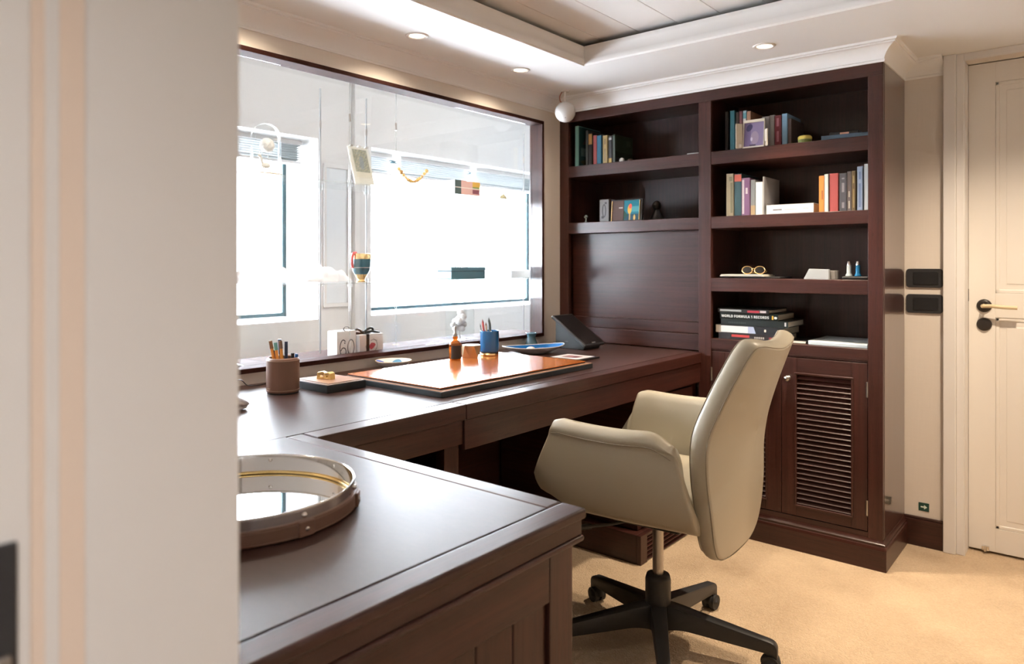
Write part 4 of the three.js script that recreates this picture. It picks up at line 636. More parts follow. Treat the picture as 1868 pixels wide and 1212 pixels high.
{ // leather covered box with gold ornament
  const t = thing('leather_box', 'flat black box with a tan leather lid between pen cup and blotter', 'box', [-1.892, DY, -1.373]);
  P('body', t, M.navy, -0.091, 0.091, 0, 0.024, -0.073, 0.073, 0.0015); P('lid_rim', t, C(0.3, 0.2, 0.15, 0.35), -0.09, 0.09, 0.0242, 0.0258, -0.072, 0.072, 0.0006); P('lid_pad', t, C(0.36, 0.2, 0.13, 0.28), -0.078, 0.078, 0.026, 0.0275, -0.06, 0.06, 0.0006); P('lid_line', t, M.groove, -0.081, 0.081, 0.0256, 0.0262, -0.063, 0.063, 0);
  const o = thing('gold_ornament', 'faceted gold link ornament on the flat black box', 'ornament', [-1.9, DY + 0.0277, -1.367], 0.4);
  const gm = std([0.75, 0.55, 0.22], 0.3, { metalness: 0.9 });
  [[-0.014, 0, 0.3], [0.014, 0.004, -0.25]].forEach(([x, z, r]) => { const s = new THREE.Shape(); s.moveTo(-0.014, 0); s.lineTo(0.014, 0); s.lineTo(0.012, 0.017); s.lineTo(0.004, 0.021); s.lineTo(-0.012, 0.018); s.closePath(); const h = new THREE.Path(); h.moveTo(-0.005, 0.004); h.lineTo(-0.004, 0.011); h.lineTo(0.006, 0.011); h.lineTo(0.006, 0.004); h.closePath(); s.holes.push(h); const g = extr(s, 0.02, 0.001, 4); g.translate(0, 0.001, -0.01); g.rotateY(r); g.translate(x, 0, z); mesh('link', g, gm, o); for (let i = 0; i < 3; i++) { const d = new THREE.SphereGeometry(0.0013, 8, 6); d.translate(-0.007 + i * 0.006, 0.015, 0.0112); d.rotateY(r); d.translate(x, 0, z); mesh('inset_dot', d, M.black, o); } });
}
{ // desk blotter
  const t = thing('desk_blotter', 'large orange leather desk blotter on a black board under the window', 'blotter', [-1.713, DY, -1.865]);
  P('board', t, M.navy, -0.235, 0.228, 0, 0.017, -0.397, 0.397, 0.0015); P('border', t, C(0.34, 0.19, 0.12, 0.3), -0.233, 0.226, 0.0172, 0.0185, -0.395, 0.395, 0.0006); P('pad_edge', t, M.groove, -0.23, 0.205, 0.0186, 0.0225, -0.38, 0.38, 0.0004);
  P('writing_pad', t, M.orangeLeather, -0.231, 0.206, 0.0226, 0.0258, -0.381, 0.381, 0.001);
}
const BY = DY + 0.0258;
{ // amber bottle
  const amber = new THREE.MeshPhysicalMaterial({ color: col(0.75, 0.32, 0.05), roughness: 0.05, transmission: 0.85, thickness: 0, ior: 1.5 });
  const t = thing('amber_bottle', 'amber glass dropper bottle standing on the blotter', 'bottle', [-1.908, BY, -1.958]);
  mesh('glass', lathe([[0, 0.001], [0.021, 0.001], [0.0235, 0.004], [0.0235, 0.058], [0.021, 0.066], [0.012, 0.073], [0.009, 0.076], [0.009, 0.084], [0.0105, 0.085], [0.0105, 0.089], [0.008, 0.09]], 40), amber, t);
  mesh('liquid', lathe([[0, 0.003], [0.02, 0.003], [0.0215, 0.006], [0.0215, 0.048], [0, 0.048]], 32), C(0.16, 0.05, 0.012, 0.2), t);
  const lb = new THREE.CylinderGeometry(0.0237, 0.0237, 0.05, 30, 1, true, -0.5, 1.9); lb.translate(0, 0.031, 0); lb.rotateY(0.6); mesh('paper_label', lb, new THREE.MeshStandardMaterial({ color: col(0.03, 0.024, 0.022), roughness: 0.5, side: THREE.DoubleSide }), t);
  mesh('dropper', merge([cyl(0.0085, 0.0085, 0.01, 0, 0.088, 0), lathe([[0.0075, 0.098], [0.0045, 0.104], [0.0035, 0.116], [0.0045, 0.119], [0.0045, 0.126], [0, 0.127]], 20)]), M.steel, t);
}
{ // faceted brass block
  const t = thing('faceted_box', 'faceted brass hexagonal block between bottle and blue cup', 'ornament', [-1.912, BY, -2.052], 0.5);
  const top = [], bot = []; for (let i = 0; i < 6; i++) { const a = i * Math.PI / 3; top.push([0.037 * Math.cos(a), 0.046, 0.037 * Math.sin(a)]); bot.push([0.036 * Math.cos(a + 0.52) * (i % 2 ? 0.72 : 1), 0, 0.036 * Math.sin(a + 0.52) * (i % 2 ? 0.72 : 1)]); }
  const pos = []; for (let i = 0; i < 6; i++) { const j = (i + 1) % 6; pos.push(...top[i], ...top[j], ...bot[i], ...top[j], ...bot[j], ...bot[i]); } for (let i = 1; i < 5; i++) pos.push(...bot[0], ...bot[i], ...bot[i + 1]);
  const g = new THREE.BufferGeometry(); g.setAttribute('position', new THREE.Float32BufferAttribute(pos, 3)); g.computeVertexNormals(); mesh('body', g, std([0.66, 0.5, 0.3], 0.3, { metalness: 0.85 }), t);
  const s = new THREE.Shape(); top.forEach((p, i) => (i ? s.lineTo(p[0], p[2]) : s.moveTo(p[0], p[2]))); s.closePath(); const l = extr(s, 0.002, 0.0004); l.rotateX(Math.PI / 2); l.translate(0, 0.0485, 0); mesh('top_plate', l, C(0.7, 0.66, 0.58, 0.3), t);
}
{ // blue cup with pencils
  const cx = -1.9, cz = -2.146, t = thing('pencil_cup', 'glossy blue ceramic pencil cup with a gold foot band on the blotter', 'cup', [cx, BY, cz]), r = 0.0375;
  mesh('wall', lathe([[0, 0.013], [r, 0.013], [r + 0.0004, 0.02], [r, 0.096], [r - 0.0015, 0.0985], [r - 0.004, 0.0975], [r - 0.004, 0.016], [0, 0.015]], 48), std([0.012, 0.1, 0.26], 0.18, { clearcoat: 0.6, clearcoatRoughness: 0.08 }), t); mesh('foot_band', lathe([[0, 0], [r - 0.002, 0], [r - 0.0005, 0.002], [r - 0.0002, 0.0128], [0, 0.0128]], 48), M.gold, t);
  const G = 'pencils in the blue cup', y0 = BY + 0.0165, pk = (c, tip) => ({ name: 'pencil', cat: 'pencil', body: 0.88, sides: 6, mat: C(...c, 0.4), point: C(...tip, 0.5) });
  const put = (dx, dz, ex, ez, h, k, label, r2 = 0.0038) => pen([cx + dx, y0, cz + dz], [cx + ex, y0 + h, cz + ez], r2, k, label, G);
  put(-0.006, 0.012, -0.014, 0.027, 0.13, pk([0.5, 0.1, 0.09], [0.25, 0.05, 0.05]), 'red pencil in the blue cup', 0.0046); put(0.0, 0.01, -0.004, 0.018, 0.118, pk([0.62, 0.45, 0.28], [0.2, 0.1, 0.06]), 'natural wood pencil beside the red one'); put(-0.012, 0.016, -0.024, 0.03, 0.112, pk([0.3, 0.28, 0.27], [0.1, 0.1, 0.1]), 'thin grey pencil at the rim of the blue cup', 0.0026);
  put(0.01, -0.002, 0.002, 0.006, 0.136, pk([0.05, 0.075, 0.07], [0.08, 0.1, 0.09]), 'dark green pencil, the tallest in the blue cup', 0.0044); put(0.014, 0.004, 0.01, 0.01, 0.126, pk([0.06, 0.085, 0.08], [0.08, 0.1, 0.09]), 'shorter dark green pencil in the blue cup', 0.0044);
}
{ // leaf shaped dish with trinkets
  const cx = -1.92, cz = -2.46, ang = Math.atan2(-0.264, 0.124), t = thing('trinket_dish', 'boat shaped blue dish with a white rim full of trinkets', 'dish', [cx, DY, cz], -ang);
  const prof = (u, rr, y) => { const a = u * Math.PI * 2, c = Math.cos(a), s = Math.sin(a), l = 0.148 * Math.sign(c) * Math.pow(Math.abs(c), 0.85), w = 0.072 * Math.sign(s) * Math.pow(Math.abs(s), 1.15); return [l * rr, y + 0.008 * Math.pow(Math.abs(c), 3) * rr, w * rr]; };
  const outer = [[0.02, 0.0], [0.42, 0.0], [0.62, 0.006], [0.85, 0.019], [1, 0.029], [0.985, 0.031]], inner = [[0.985, 0.031], [0.95, 0.029], [0.8, 0.018], [0.6, 0.009], [0.4, 0.005], [0.02, 0.004]];
  mesh('underside', grid(72, 5, (u, v) => { const k = outer[Math.round(v * 5)]; return prof(u % 1, ...k); }, true), C(0.42, 0.4, 0.4, 0.3), t); mesh('glazed_inside', grid(72, 5, (u, v) => { const k = inner[Math.round(v * 5)]; return prof(u % 1, ...k); }, true), std([0.01, 0.11, 0.33], 0.15), t);
  const rim = tube(Array.from({ length: 60 }, (_, i) => prof(i / 60, 0.99, 0.0305)), 0.0018, 180, 6, true); mesh('rim', rim, M.whiteGloss, t);
  const put = (lx, lz, y) => { const v = V(lx, y, lz).applyAxisAngle(V(0, 1, 0), -ang); return [cx + v.x, DY + v.y, cz + v.z]; };
  const sh = thing('seashell', 'pale fan seashell lying in the blue dish', 'shell', put(-0.05, 0.012, 0.02), 0.4); const fan = grid(40, 12, (u, v) => { const a = (u - 0.5) * 2.2, r = v * 0.042; return [r * Math.cos(a), 0.014 * Math.sin(Math.PI * Math.min(1, v * 0.8)) * Math.cos(a) + 0.0016 * Math.cos(a * 18) * v, r * Math.sin(a)]; }); mesh('valve', fan, new THREE.MeshStandardMaterial({ color: col(0.72, 0.66, 0.6), roughness: 0.35, side: THREE.DoubleSide }), sh); mesh('hinge', new THREE.SphereGeometry(0.004, 10, 8), C(0.6, 0.5, 0.42), sh);
  [[0.02, 0.02, [0.55, 0.48, 0.42], 'cream pebble in the blue dish', 0.011], [0.045, -0.005, [0.5, 0.22, 0.14], 'rust coloured pebble in the blue dish', 0.009], [0.07, 0.012, [0.04, 0.04, 0.045], 'black pebble in the blue dish', 0.009], [0.005, -0.02, [0.6, 0.56, 0.52], 'whitish pebble at the back of the blue dish', 0.01]].forEach(([x, z, c, label, r]) => { const p = thing('pebble', label, 'pebble', put(x, z, 0.0095), rnd() * 3, 'pebbles in the blue dish'); const g = new THREE.SphereGeometry(r, 18, 12); g.scale(1.4, 0.75, 1); g.translate(0, r * 0.75, 0); mesh('stone', g, C(...c, 0.35), p); const b = new THREE.TorusGeometry(r * 1.05, 0.0009, 6, 20); b.scale(1, 0.72, 1); b.translate(0, r * 0.75, 0); mesh('vein', b, C(...c.map((q) => q * 0.6), 0.4), p); });
  const kx = thing('silver_key', 'small silver key resting in the blue dish', 'key', put(0.04, 0.018, 0.018), 0.6); const bow = new THREE.TorusGeometry(0.007, 0.0018, 8, 20); bow.rotateX(Math.PI / 2); mesh('bow', bow, M.chrome, kx); mesh('blade', merge([rod([0.007, 0, 0], [0.036, 0.002, 0], 0.0016), B(0.028, 0.031, 0, 0.0015, 0, 0.006, 0), B(0.033, 0.035, 0, 0.0015, 0, 0.005, 0)]), M.chrome, kx);
}
{
  const t = thing('candle_holder', 'flared slate blue ceramic holder behind the blue dish', 'candle holder', [-2.075, DY, -2.64]);
  mesh('body', lathe([[0, 0], [0.034, 0], [0.034, 0.003], [0.024, 0.03], [0.0185, 0.046], [0.021, 0.058], [0.026, 0.064], [0.0265, 0.068], [0.02, 0.069], [0.012, 0.058], [0, 0.057]], 40), std([0.06, 0.12, 0.15], 0.25), t); mesh('candle_cup', lathe([[0.012, 0.0575], [0.0115, 0.064], [0.009, 0.0645], [0, 0.06]], 20), C(0.1, 0.17, 0.2, 0.3), t);
}
{ // tablet in a wedge stand
  const t = thing('tablet_stand', 'black touch screen in a wedge dock in the desk corner', 'tablet', [-1.893, DY, -2.762]);
  const s = new THREE.Shape(); s.moveTo(-0.082, 0); s.lineTo(0.07, 0); s.lineTo(0.078, 0.012); s.lineTo(-0.072, 0.13); s.lineTo(-0.082, 0.128); s.closePath(); const g = extr(s, 0.126, 0.002); g.translate(0, 0.002, -0.063); mesh('wedge_body', g, C(0.02, 0.024, 0.025, 0.45), t);
  const sc = new THREE.Group(); sc.name = 'screen_unit'; t.add(sc); sc.position.set(-0.093, 0.152, 0); sc.rotation.z = -Math.atan2(0.13, 0.19);
  mesh('casing', B(0, 0.228, -0.014, 0, -0.08, 0.08, 0.004, 3), M.plastic, sc); mesh('glass', B(0.008, 0.22, 0, 0.0008, -0.073, 0.073, 0.0004), std([0.006, 0.006, 0.008], 0.08), sc); mesh('logo_mark', B(0.212, 0.216, 0.0008, 0.001, -0.014, 0.014, 0), C(0.2, 0.2, 0.2), sc);
  mesh('side_mark', B(-0.03, -0.012, 0.032, 0.036, 0.0651, 0.0655, 0), C(0.09, 0.09, 0.09), t);
}
{
  const t = thing('picture_tile', 'flat black tile with a white bordered picture on the desk', 'tile', [-1.693, DY, -2.437]);
  P('tile', t, M.black, -0.08, 0.078, 0, 0.007, -0.074, 0.074, 0.001); mesh('print', (() => { const g = new THREE.PlaneGeometry(0.135, 0.125); g.rotateX(-Math.PI / 2); g.translate(-0.006, 0.0074, 0); return g; })(), printMat(128, 128, (g, W, h) => { g.fillStyle = css(214, 208, 204); g.fillRect(0, 0, W, h); g.fillStyle = css(120, 66, 66); g.fillRect(30, 34, 68, 60); g.fillStyle = css(160, 110, 104); g.fillRect(38, 42, 26, 40); g.fillStyle = css(84, 48, 52); g.beginPath(); g.ellipse(78, 64, 14, 20, 0, 0, 7); g.fill(); }, 0.3), t);
}
{
  const t = thing('painted_bowl', 'small white bowl painted blue and orange behind the blotter', 'bowl', [-2.05, DY, -1.775]);
  mesh('bowl', lathe([[0, 0], [0.026, 0], [0.028, 0.004], [0.052, 0.014], [0.066, 0.028], [0.0675, 0.03], [0.065, 0.031], [0.05, 0.018], [0.026, 0.009], [0, 0.008]], 56), M.whiteGloss, t);
  const patch = (a0, a1, r0, r1, c) => mesh('painted_patch', grid(14, 5, (u, v) => { const a = a0 + (a1 - a0) * u, r = r0 + (r1 - r0) * v * Math.sin(Math.PI * (0.15 + 0.7 * u)); const y = r > 0.05 ? 0.018 + (r - 0.05) / 0.015 * 0.0125 : 0.0095 + (r - 0.026) / 0.024 * 0.0085; return [r * Math.cos(a), y + 0.0006, r * Math.sin(a)]; }), new THREE.MeshStandardMaterial({ color: col(...c), roughness: 0.3, side: THREE.DoubleSide }), t);
  patch(1.9, 3.1, 0.045, 0.064, [0.05, 0.12, 0.5]); patch(0.2, 0.9, 0.03, 0.055, [0.62, 0.3, 0.08]); patch(3.7, 4.6, 0.035, 0.06, [0.1, 0.3, 0.5]); patch(5.2, 5.9, 0.03, 0.058, [0.6, 0.45, 0.1]);
  const r2 = new THREE.TorusGeometry(0.0665, 0.0012, 6, 60); r2.rotateX(Math.PI / 2); r2.translate(0, 0.0305, 0); mesh('rim_line', r2, C(0.55, 0.36, 0.14), t);
}
{ // round mirrored tray
  const t = thing('round_tray', 'round mirrored tray with chrome gallery and riveted brown leather band', 'tray', [-1.06, DY, -0.602]), r = 0.178;
  mesh('mirror_base', lathe([[0, 0.006], [r - 0.004, 0.006], [r - 0.003, 0.0055], [r - 0.003, 0.001], [0, 0.001]], 96), M.mirror, t);
  mesh('gallery_wall', lathe([[r - 0.0035, 0.006], [r - 0.0035, 0.038], [r - 0.0025, 0.0395], [r - 0.001, 0.038], [r - 0.001, 0.004]], 96), M.chrome, t);
  mesh('leather_band', lathe([[r - 0.001, 0.002], [r + 0.002, 0.002], [r + 0.0032, 0.004], [r + 0.0032, 0.0225], [r + 0.002, 0.0245], [r - 0.001, 0.0245]], 96), M.brownLeather, t);
  const st = (y) => { const g = new THREE.TorusGeometry(r + 0.0033, 0.0006, 5, 96); g.rotateX(Math.PI / 2); g.translate(0, y, 0); return g; }; mesh('stitching', merge([st(0.005), st(0.0215)]), C(0.22, 0.12, 0.08), t);
  const rail = new THREE.TorusGeometry(r - 0.003, 0.002, 10, 110); rail.rotateX(Math.PI / 2); rail.translate(0, 0.0395, 0); mesh('top_rail', rail, M.chrome, t);
  const ir = new THREE.TorusGeometry(r - 0.006, 0.0022, 8, 110); ir.rotateX(Math.PI / 2); ir.translate(0, 0.0085, 0); mesh('base_rail', ir, M.brass, t);
  for (let i = 0; i < 8; i++) { const a = 0.02 + i * Math.PI / 4, tab = new THREE.Group(); tab.name = 'strap_tab'; t.add(tab); tab.rotation.y = -a;
    mesh('strap', B(r + 0.002, r + 0.007, 0.0025, 0.0245, -0.013, 0.013, 0.002, 2), M.brownLeather, tab); const s = new THREE.SphereGeometry(0.0036, 14, 8); s.scale(0.5, 1, 1); s.translate(r + 0.007, 0.013, 0); mesh('rivet', s, M.chrome, tab); const b = new THREE.SphereGeometry(0.0045, 14, 10); b.translate(r - 0.001, 0.031, 0); mesh('ball_post', b, M.chrome, tab); }
}

// ================================================================= DISPLAY SHELVES BEHIND THE WINDOW
const SF = -2.212, SB = -2.4, Y1 = 1.46, Y2 = 1.08;
{
  const t = thing('acrylic_shelf_unit', 'clear acrylic display shelving on vertical rods behind the interior window', 'shelf unit');
  for (const y of [Y1, Y2]) P('shelf', t, M.acrylic, SB - 0.012, SF + 0.004, y - 0.007, y, -0.66, -3.0, 0.0008);
  for (const z of [-0.95, -1.699, -1.928, -2.986]) for (const x of [SF, SB]) { mesh('rod', cyl(0.0032, 0.0032, 1.05, x, 0.797, z, 12), x === SB ? C(0.34, 0.36, 0.38, 0.2) : M.acrylic, t); for (const y of [Y1, Y2]) mesh('clip', merge([cyl(0.009, 0.009, 0.008, x, y + 0.0004, z, 16), cyl(0.009, 0.009, 0.008, x, y - 0.0154, z, 16)]), M.acrylic, t); mesh('rod_sleeve', cyl(0.0048, 0.0048, 0.03, x, 1.69, z, 12), M.steel, t); }
}
{ // teal cup with red ribbon handle
  const t = thing('teal_goblet', 'teal and gold cup with a red handle on the lower clear shelf', 'cup', [-2.3, Y2, -1.822]);
  mesh('bowl', lathe([[0.026, 0.029], [0.034, 0.044], [0.0385, 0.066], [0.0395, 0.09]], 40), std([0.025, 0.1, 0.13], 0.15), t); mesh('gold_foot', lathe([[0, 0], [0.019, 0], [0.019, 0.002], [0.0145, 0.006], [0.0165, 0.012], [0.026, 0.029]], 40), M.gold, t); mesh('gold_rim', lathe([[0.0395, 0.09], [0.0405, 0.098], [0.0405, 0.111], [0.0375, 0.112], [0.036, 0.098], [0.034, 0.07], [0, 0.035]], 40), M.gold, t);
  const band = new THREE.TorusGeometry(0.037, 0.0009, 6, 40); band.rotateX(Math.PI / 2); band.translate(0, 0.056, 0); mesh('white_line', band, M.whiteGloss, t);
  mesh('handle', tube([[0.0, 0.115, 0.026], [0.008, 0.112, 0.044], [0.006, 0.085, 0.05], [0.0, 0.055, 0.043]], 0.0055, 24, 8), C(0.5, 0.04, 0.05, 0.4), t);
}
{ // crumpled white cloth
  const t = thing('crumpled_cloth', 'crumpled white tissue lying along the lower clear shelf', 'cloth', [-2.3, Y2, -1.5]);
  const fx = (z) => 0.03 + 0.045 * Math.exp(-Math.pow((z + 0.2) / 0.07, 2)) + 0.022 * Math.exp(-Math.pow((z - 0.12) / 0.1, 2)) + 0.008 * Math.sin(z * 40);
  const g = grid(28, 64, (u, v) => { const z = -0.26 + 0.54 * v, e = Math.pow(Math.sin(Math.PI * Math.min(0.99, Math.max(0.01, v))), 0.4), a = u * Math.PI; const n = 1 + 0.13 * Math.sin(z * 70 + a * 4) + 0.1 * Math.sin(z * 37 - a * 7) + 0.06 * Math.cos(z * 110 + a * 9); return [Math.cos(a) * 0.06 * e * n, 0.003 + Math.sin(a) * fx(z) * e * n, z]; }); mesh('tissue', g, new THREE.MeshPhysicalMaterial({ color: col(0.95, 0.95, 0.95), roughness: 0.9, transmission: 0.6, thickness: 0, side: THREE.DoubleSide }), t);
  mesh('fold', grid(16, 30, (u, v) => { const z = -0.24 + 0.2 * v; return [0.03 + 0.02 * Math.sin(v * 9) , 0.004 + u * (0.05 + 0.02 * Math.sin(v * 13)) * Math.sin(Math.PI * v), z + 0.01 * u]; }), new THREE.MeshPhysicalMaterial({ color: col(0.95, 0.95, 0.95), roughness: 0.9, transmission: 0.6, thickness: 0, side: THREE.DoubleSide }), t);
}
{
  const t = thing('lidded_box', 'flat teal lidded box on the lower clear shelf', 'box', [-2.345, Y2, -2.45]);
  const teal = std([0.07, 0.17, 0.2], 0.3); P('body', t, teal, -0.048, 0.048, 0, 0.036, -0.116, 0.116, 0.002); P('lid', t, teal, -0.05, 0.05, 0.038, 0.056, -0.117, 0.117, 0.002); P('lid_gap', t, M.black, -0.046, 0.046, 0.036, 0.038, -0.114, 0.114, 0);
  const b = thing('bead_bracelet', 'string of tiny white and red beads on the teal box', 'bracelet', [-2.33, Y2 + 0.056, -2.41]); for (let i = 0; i < 22; i++) { const a = i / 22 * Math.PI * 2, s = new THREE.SphereGeometry(0.0036, 8, 6); s.translate(0.016 * Math.cos(a), 0.0036, 0.06 * Math.sin(a)); mesh('bead', s, i % 3 ? C(0.75, 0.74, 0.72, 0.3) : C(0.45, 0.06, 0.06, 0.3), b); }
  const w = thing('lidded_box', 'white box with silver front on the lower clear shelf by the frame', 'box', [-2.36, Y2, -2.86]); P('body', w, C(0.6, 0.63, 0.65, 0.35), -0.064, 0.062, 0, 0.038, -0.1, 0.1, 0.002); P('front_plate', w, std([0.5, 0.52, 0.54], 0.3, { metalness: 0.6 }), 0.0622, 0.064, 0.002, 0.036, -0.098, 0.098, 0.0006);
}
{ // glass bell jar with deer figurine
  const t = thing('bell_jar', 'glass bell jar with a grey deer figurine on the upper clear shelf', 'bell jar', [-2.305, Y1, -1.402]);
  mesh('base', lathe([[0, 0], [0.056, 0], [0.058, 0.003], [0.058, 0.01], [0.054, 0.012], [0, 0.012]], 40), C(0.5, 0.42, 0.3, 0.5), t);
  mesh('dome', lathe([[0.0525, 0.012], [0.0525, 0.13], [0.049, 0.155], [0.039, 0.175], [0.022, 0.187], [0, 0.191]], 48), M.clearGlass, t);
  const gm = C(0.72, 0.72, 0.7, 0.5), e = (r, sx, sy, sz, x, y, z) => { const g = new THREE.SphereGeometry(r, 16, 12); g.scale(sx, sy, sz); g.translate(x, y, z); return g; };
  mesh('deer_figure', merge([e(0.012, 0.8, 0.85, 1.5, 0, 0.042, 0), e(0.0055, 0.8, 1, 1.3, 0, 0.074, 0.024), rod([0, 0.047, 0.012], [0, 0.072, 0.021], 0.0045), ...[[-0.005, -0.012], [0.005, -0.012], [-0.005, 0.012], [0.005, 0.012]].map(([x, z]) => rod([x, 0.012, z * 1.2], [x * 0.9, 0.04, z], 0.0022, 8)), rod([0.002, 0.078, 0.021], [0.012, 0.092, 0.018], 0.0012, 6), rod([-0.002, 0.078, 0.021], [-0.012, 0.092, 0.018], 0.0012, 6)]), gm, t);
  mesh('snow_ball', (() => { const g = new THREE.IcosahedronGeometry(0.026, 3); const p = g.attributes.position; for (let i = 0; i < p.count; i++) { const k = 1 + 0.1 * Math.sin(p.getX(i) * 300) * Math.sin(p.getY(i) * 260) * Math.sin(p.getZ(i) * 280); p.setXYZ(i, p.getX(i) * k, p.getY(i) * k, p.getZ(i) * k); } g.translate(-0.004, 0.115, -0.008); g.computeVertexNormals(); return g; })(), C(0.78, 0.78, 0.78, 0.8), t); mesh('stem', rod([-0.004, 0.012, -0.02], [-0.004, 0.095, -0.01], 0.0012, 6), gm, t);
}
{ // leaning acrylic photo frame
  const t = thing('photo_frame', 'clear frame leaning back with a green photo on the upper clear shelf', 'photo frame', [-2.265, Y1 + 0.003, -1.818]); t.rotation.order = 'YXZ'; t.rotation.y = Math.PI / 2; t.rotation.x = -0.3;
  P('back_plate', t, C(0.66, 0.64, 0.6, 0.5), -0.05, 0.05, 0, 0.165, -0.008, -0.004, 0.001); P('front_plate', t, M.acrylic, -0.052, 0.052, 0, 0.168, 0.0, 0.003, 0.0006);
  mesh('photo', sheet(-0.032, 0.04, 0.032, 0.155, -0.0032), printMat(128, 200, (g, W, h) => { g.fillStyle = css(96, 104, 84); g.fillRect(0, 0, W, h); for (let i = 0; i < 120; i++) { const a = (i * 73) % W, b = (i * 137) % 150; g.fillStyle = i % 2 ? css(140, 138, 104) : css(64, 78, 66); g.fillRect(a, b, 10, 12); } g.fillStyle = css(64, 88, 104); g.beginPath(); g.ellipse(66, 92, 20, 48, 0.1, 0, 7); g.fill(); g.fillStyle = css(206, 200, 186); g.fillRect(0, 158, W, 42); }), t);
  for (const x of [-0.04, 0.0, 0.036]) P('clip', t, M.steel, x, x + 0.014, 0.1655, 0.17, -0.009, 0.004, 0.0006);
}
{ // yellow bead strand over a clear stand
  const t = thing('bead_strand', 'strand of yellow wooden beads hanging on a clear stand', 'beads', [-2.3, Y1, -2.1]); mesh('stand', merge([cyl(0.0025, 0.0025, 0.094, 0, 0, 0.078, 10), cyl(0.0025, 0.0025, 0.1, 0, 0, -0.078, 10), B(-0.03, 0.03, 0, 0.004, -0.085, 0.085, 0.001)]), M.acrylic, t);
  const bg = new THREE.SphereGeometry(0.0078, 14, 10); for (let i = 0; i < 13; i++) { const k = i / 12, b = mesh('bead', bg, i % 3 === 1 ? C(0.45, 0.26, 0.08, 0.4) : C(0.62, 0.42, 0.14, 0.4), t); b.position.set(0, 0.092 - 0.05 * Math.sin(Math.PI * k) + 0.006 * k, 0.08 - 0.16 * k); b.scale.setScalar(1 + 0.2 * Math.sin(i * 1.7)); }
}
{
  const t = thing('patterned_box', 'small box printed with pink and yellow fields on the upper clear shelf', 'box', [-2.355, Y1, -2.44]);
  P('body', t, C(0.6, 0.62, 0.66, 0.4), -0.06, 0.0585, 0.008, 0.078, -0.085, 0.085, 0.001); P('foot', t, C(0.42, 0.12, 0.14, 0.4), -0.058, 0.062, 0, 0.008, -0.087, 0.087, 0.001);
  const g = new THREE.PlaneGeometry(0.17, 0.07); g.rotateY(Math.PI / 2); g.translate(0.0592, 0.043, 0); mesh('print', g, printMat(256, 106, (c, W, h) => { c.fillStyle = css(214, 176, 168); c.fillRect(0, 0, W, h); c.fillStyle = css(74, 92, 92); c.fillRect(0, 0, 62, 48); c.fillRect(0, 54, 62, 52); c.fillStyle = css(204, 164, 66); c.fillRect(178, 4, W - 178, 34); c.fillStyle = css(120, 140, 70); c.fillRect(178, 38, W - 178, 12); c.fillStyle = css(132, 74, 88); c.fillRect(178, 58, W - 178, 30); c.fillStyle = css(226, 222, 214); c.fillRect(0, 48, W, 6); }), t);
  const s = thing('shell_ornament', 'olive and white snail shell on the upper clear shelf', 'shell', [-2.3, Y1, -2.7]); const sp = []; for (let i = 0; i < 60; i++) { const k = i / 59, a = k * 14, r = 0.016 * (1 - k * 0.85); sp.push([r * Math.cos(a) * 0.8, 0.012 + 0.022 * k, r * Math.sin(a)]); } const sg = new THREE.SphereGeometry(0.021, 20, 14); sg.scale(0.8, 0.8, 1.05); sg.translate(0, 0.017, 0); mesh('whorl', sg, C(0.5, 0.46, 0.28, 0.4), s); mesh('spiral', tube(sp, 0.0055, 120, 8), C(0.66, 0.62, 0.48, 0.4), s);
}
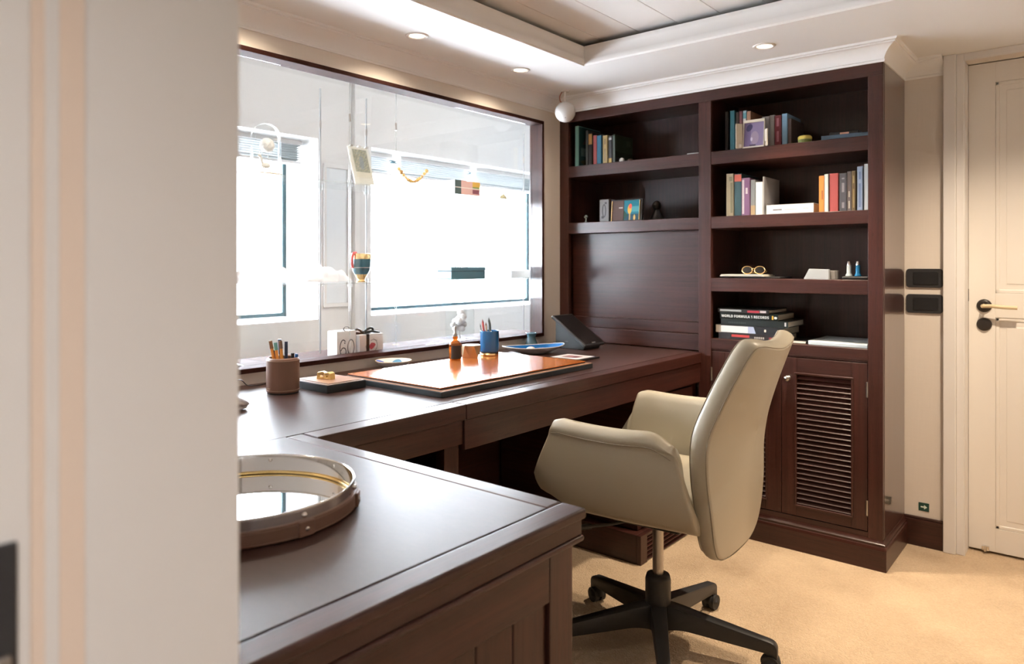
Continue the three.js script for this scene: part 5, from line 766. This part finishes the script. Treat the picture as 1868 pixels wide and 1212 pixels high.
{ // ledge: gift bag, gift box, cloche
  const LY = 0.797;
  const t = thing('gift_bag', 'white paper gift bag with black ring handle on the window ledge', 'gift bag', [-2.255, LY, -1.694]);
  P('bag', t, C(0.74, 0.74, 0.73, 0.6), -0.03, 0.03, 0, 0.098, -0.044, 0.044, 0.001); const h = new THREE.TorusGeometry(0.012, 0.0022, 8, 24, 5.2); h.rotateY(Math.PI / 2); h.scale(1, 0.7, 1.1); h.translate(0.026, 0.106, -0.002); mesh('handle', h, M.black, t);
  const g = new THREE.PlaneGeometry(0.084, 0.094); g.rotateY(Math.PI / 2); g.translate(0.0306, 0.048, 0); mesh('print', g, printMat(168, 188, (c, W, hh) => { c.fillStyle = css(224, 224, 222); c.fillRect(0, 0, W, hh); c.strokeStyle = css(70, 74, 78); c.lineWidth = 8; c.beginPath(); c.ellipse(52, 122, 30, 62, 0, 1.6, 5.4); c.stroke(); c.beginPath(); c.ellipse(54, 150, 24, 30, 0, 3.4, 8.6); c.stroke(); c.beginPath(); c.ellipse(124, 122, 30, 60, 0, 0, 7); c.stroke(); c.fillStyle = css(80, 84, 88); c.beginPath(); c.arc(66, 84, 6, 0, 7); c.fill(); }), t);
  const b = thing('gift_box', 'white gift box with black ribbon, bow and red lips on the ledge', 'gift box', [-2.255, LY, -1.81]);
  P('box', b, C(0.72, 0.7, 0.68, 0.5), -0.035, 0.035, 0, 0.078, -0.058, 0.058, 0.001);
  const f = new THREE.PlaneGeometry(0.112, 0.074); f.rotateY(Math.PI / 2); f.translate(0.0356, 0.039, 0); mesh('print', f, printMat(224, 148, (c, W, hh) => { c.fillStyle = css(222, 214, 210); c.fillRect(0, 0, W, hh); c.strokeStyle = css(120, 112, 108); c.lineWidth = 5; c.beginPath(); c.ellipse(112, 84, 56, 52, 0, -1.3, 0.9); c.stroke(); c.beginPath(); c.ellipse(112, 84, 56, 52, 0, 2.2, 3.2); c.stroke(); c.fillStyle = css(120, 112, 108); for (let i = 0; i < 6; i++) c.fillRect(104 + i * 11, 34 + Math.abs(i - 2) * 3, 7, 9); c.fillStyle = css(178, 52, 70); c.beginPath(); c.moveTo(84, 92); c.quadraticCurveTo(110, 52, 124, 66); c.quadraticCurveTo(138, 60, 152, 80); c.quadraticCurveTo(132, 112, 104, 116); c.closePath(); c.fill(); c.fillStyle = css(150, 36, 54); c.fillRect(98, 84, 44, 4); }), b);
  P('ribbon', b, M.black, 0.0352, 0.0368, 0, 0.0785, 0.012, 0.026, 0); P('ribbon', b, M.black, -0.036, 0.0368, 0.0782, 0.0796, 0.012, 0.026, 0); P('ribbon', b, M.black, -0.006, 0.008, 0.0782, 0.0796, -0.0585, 0.0605, 0); P('ribbon', b, M.black, -0.006, 0.008, 0, 0.0796, 0.0582, 0.0598, 0);
  const loop = (s) => tube([[0.002, 0.081, 0.018], [0.004, 0.094, 0.018 - s * 0.02], [0.006, 0.099, 0.018 - s * 0.042], [0.004, 0.09, 0.018 - s * 0.05], [0.002, 0.083, 0.018 - s * 0.03], [0.001, 0.081, 0.018]], 0.0045, 30, 8); mesh('bow', merge([loop(1), loop(-0.8), new THREE.SphereGeometry(0.008, 14, 10).translate(0.002, 0.084, 0.018), tube([[0.002, 0.082, 0.018], [0.01, 0.086, -0.02], [0.016, 0.08, -0.055]], 0.0045, 16, 6)]), C(0.012, 0.02, 0.022, 0.35), b);
  const c = thing('glass_cloche', 'square glass cloche over a fluffy white seed head on the ledge', 'cloche', [-2.255, LY, -2.345]);
  P('base', c, M.whiteGloss, -0.05, 0.05, 0, 0.006, -0.055, 0.055, 0.001); mesh('glass', B(-0.048, 0.048, 0.006, 0.158, -0.053, 0.053, 0.014, 4), M.clearGlass, c);
  const fluff = []; for (let i = 0; i < 46; i++) { const a = rnd() * 6.28, k = rnd(), y = 0.06 + 0.075 * k, rr = 0.03 * Math.sin(Math.PI * Math.min(1, 0.25 + k * 0.7)) * Math.sqrt(rnd()); const s = new THREE.IcosahedronGeometry(R(0.01, 0.017), 1); s.translate(rr * Math.cos(a), y, rr * Math.sin(a) + 0.008 * Math.sin(k * 6)); fluff.push(s); } mesh('seed_head', merge(fluff), C(0.78, 0.77, 0.77, 0.95), c); mesh('stem', rod([0, 0.006, 0], [0, 0.065, 0.002], 0.0016, 8), C(0.3, 0.28, 0.26), c);
  const d = thing('black_dish', 'glossy black shallow domed dish on the window ledge by the doorway', 'dish', [-2.24, LY, -1.205]); mesh('dome', lathe([[0.075, 0.0], [0.075, 0.006], [0.06, 0.018], [0.035, 0.026], [0, 0.029]], 48), std([0.008, 0.009, 0.01], 0.1), d); mesh('foot', lathe([[0, 0], [0.072, 0], [0.072, 0.002], [0, 0.002]], 40), M.black, d);
}

renderer.render(scene, camera);
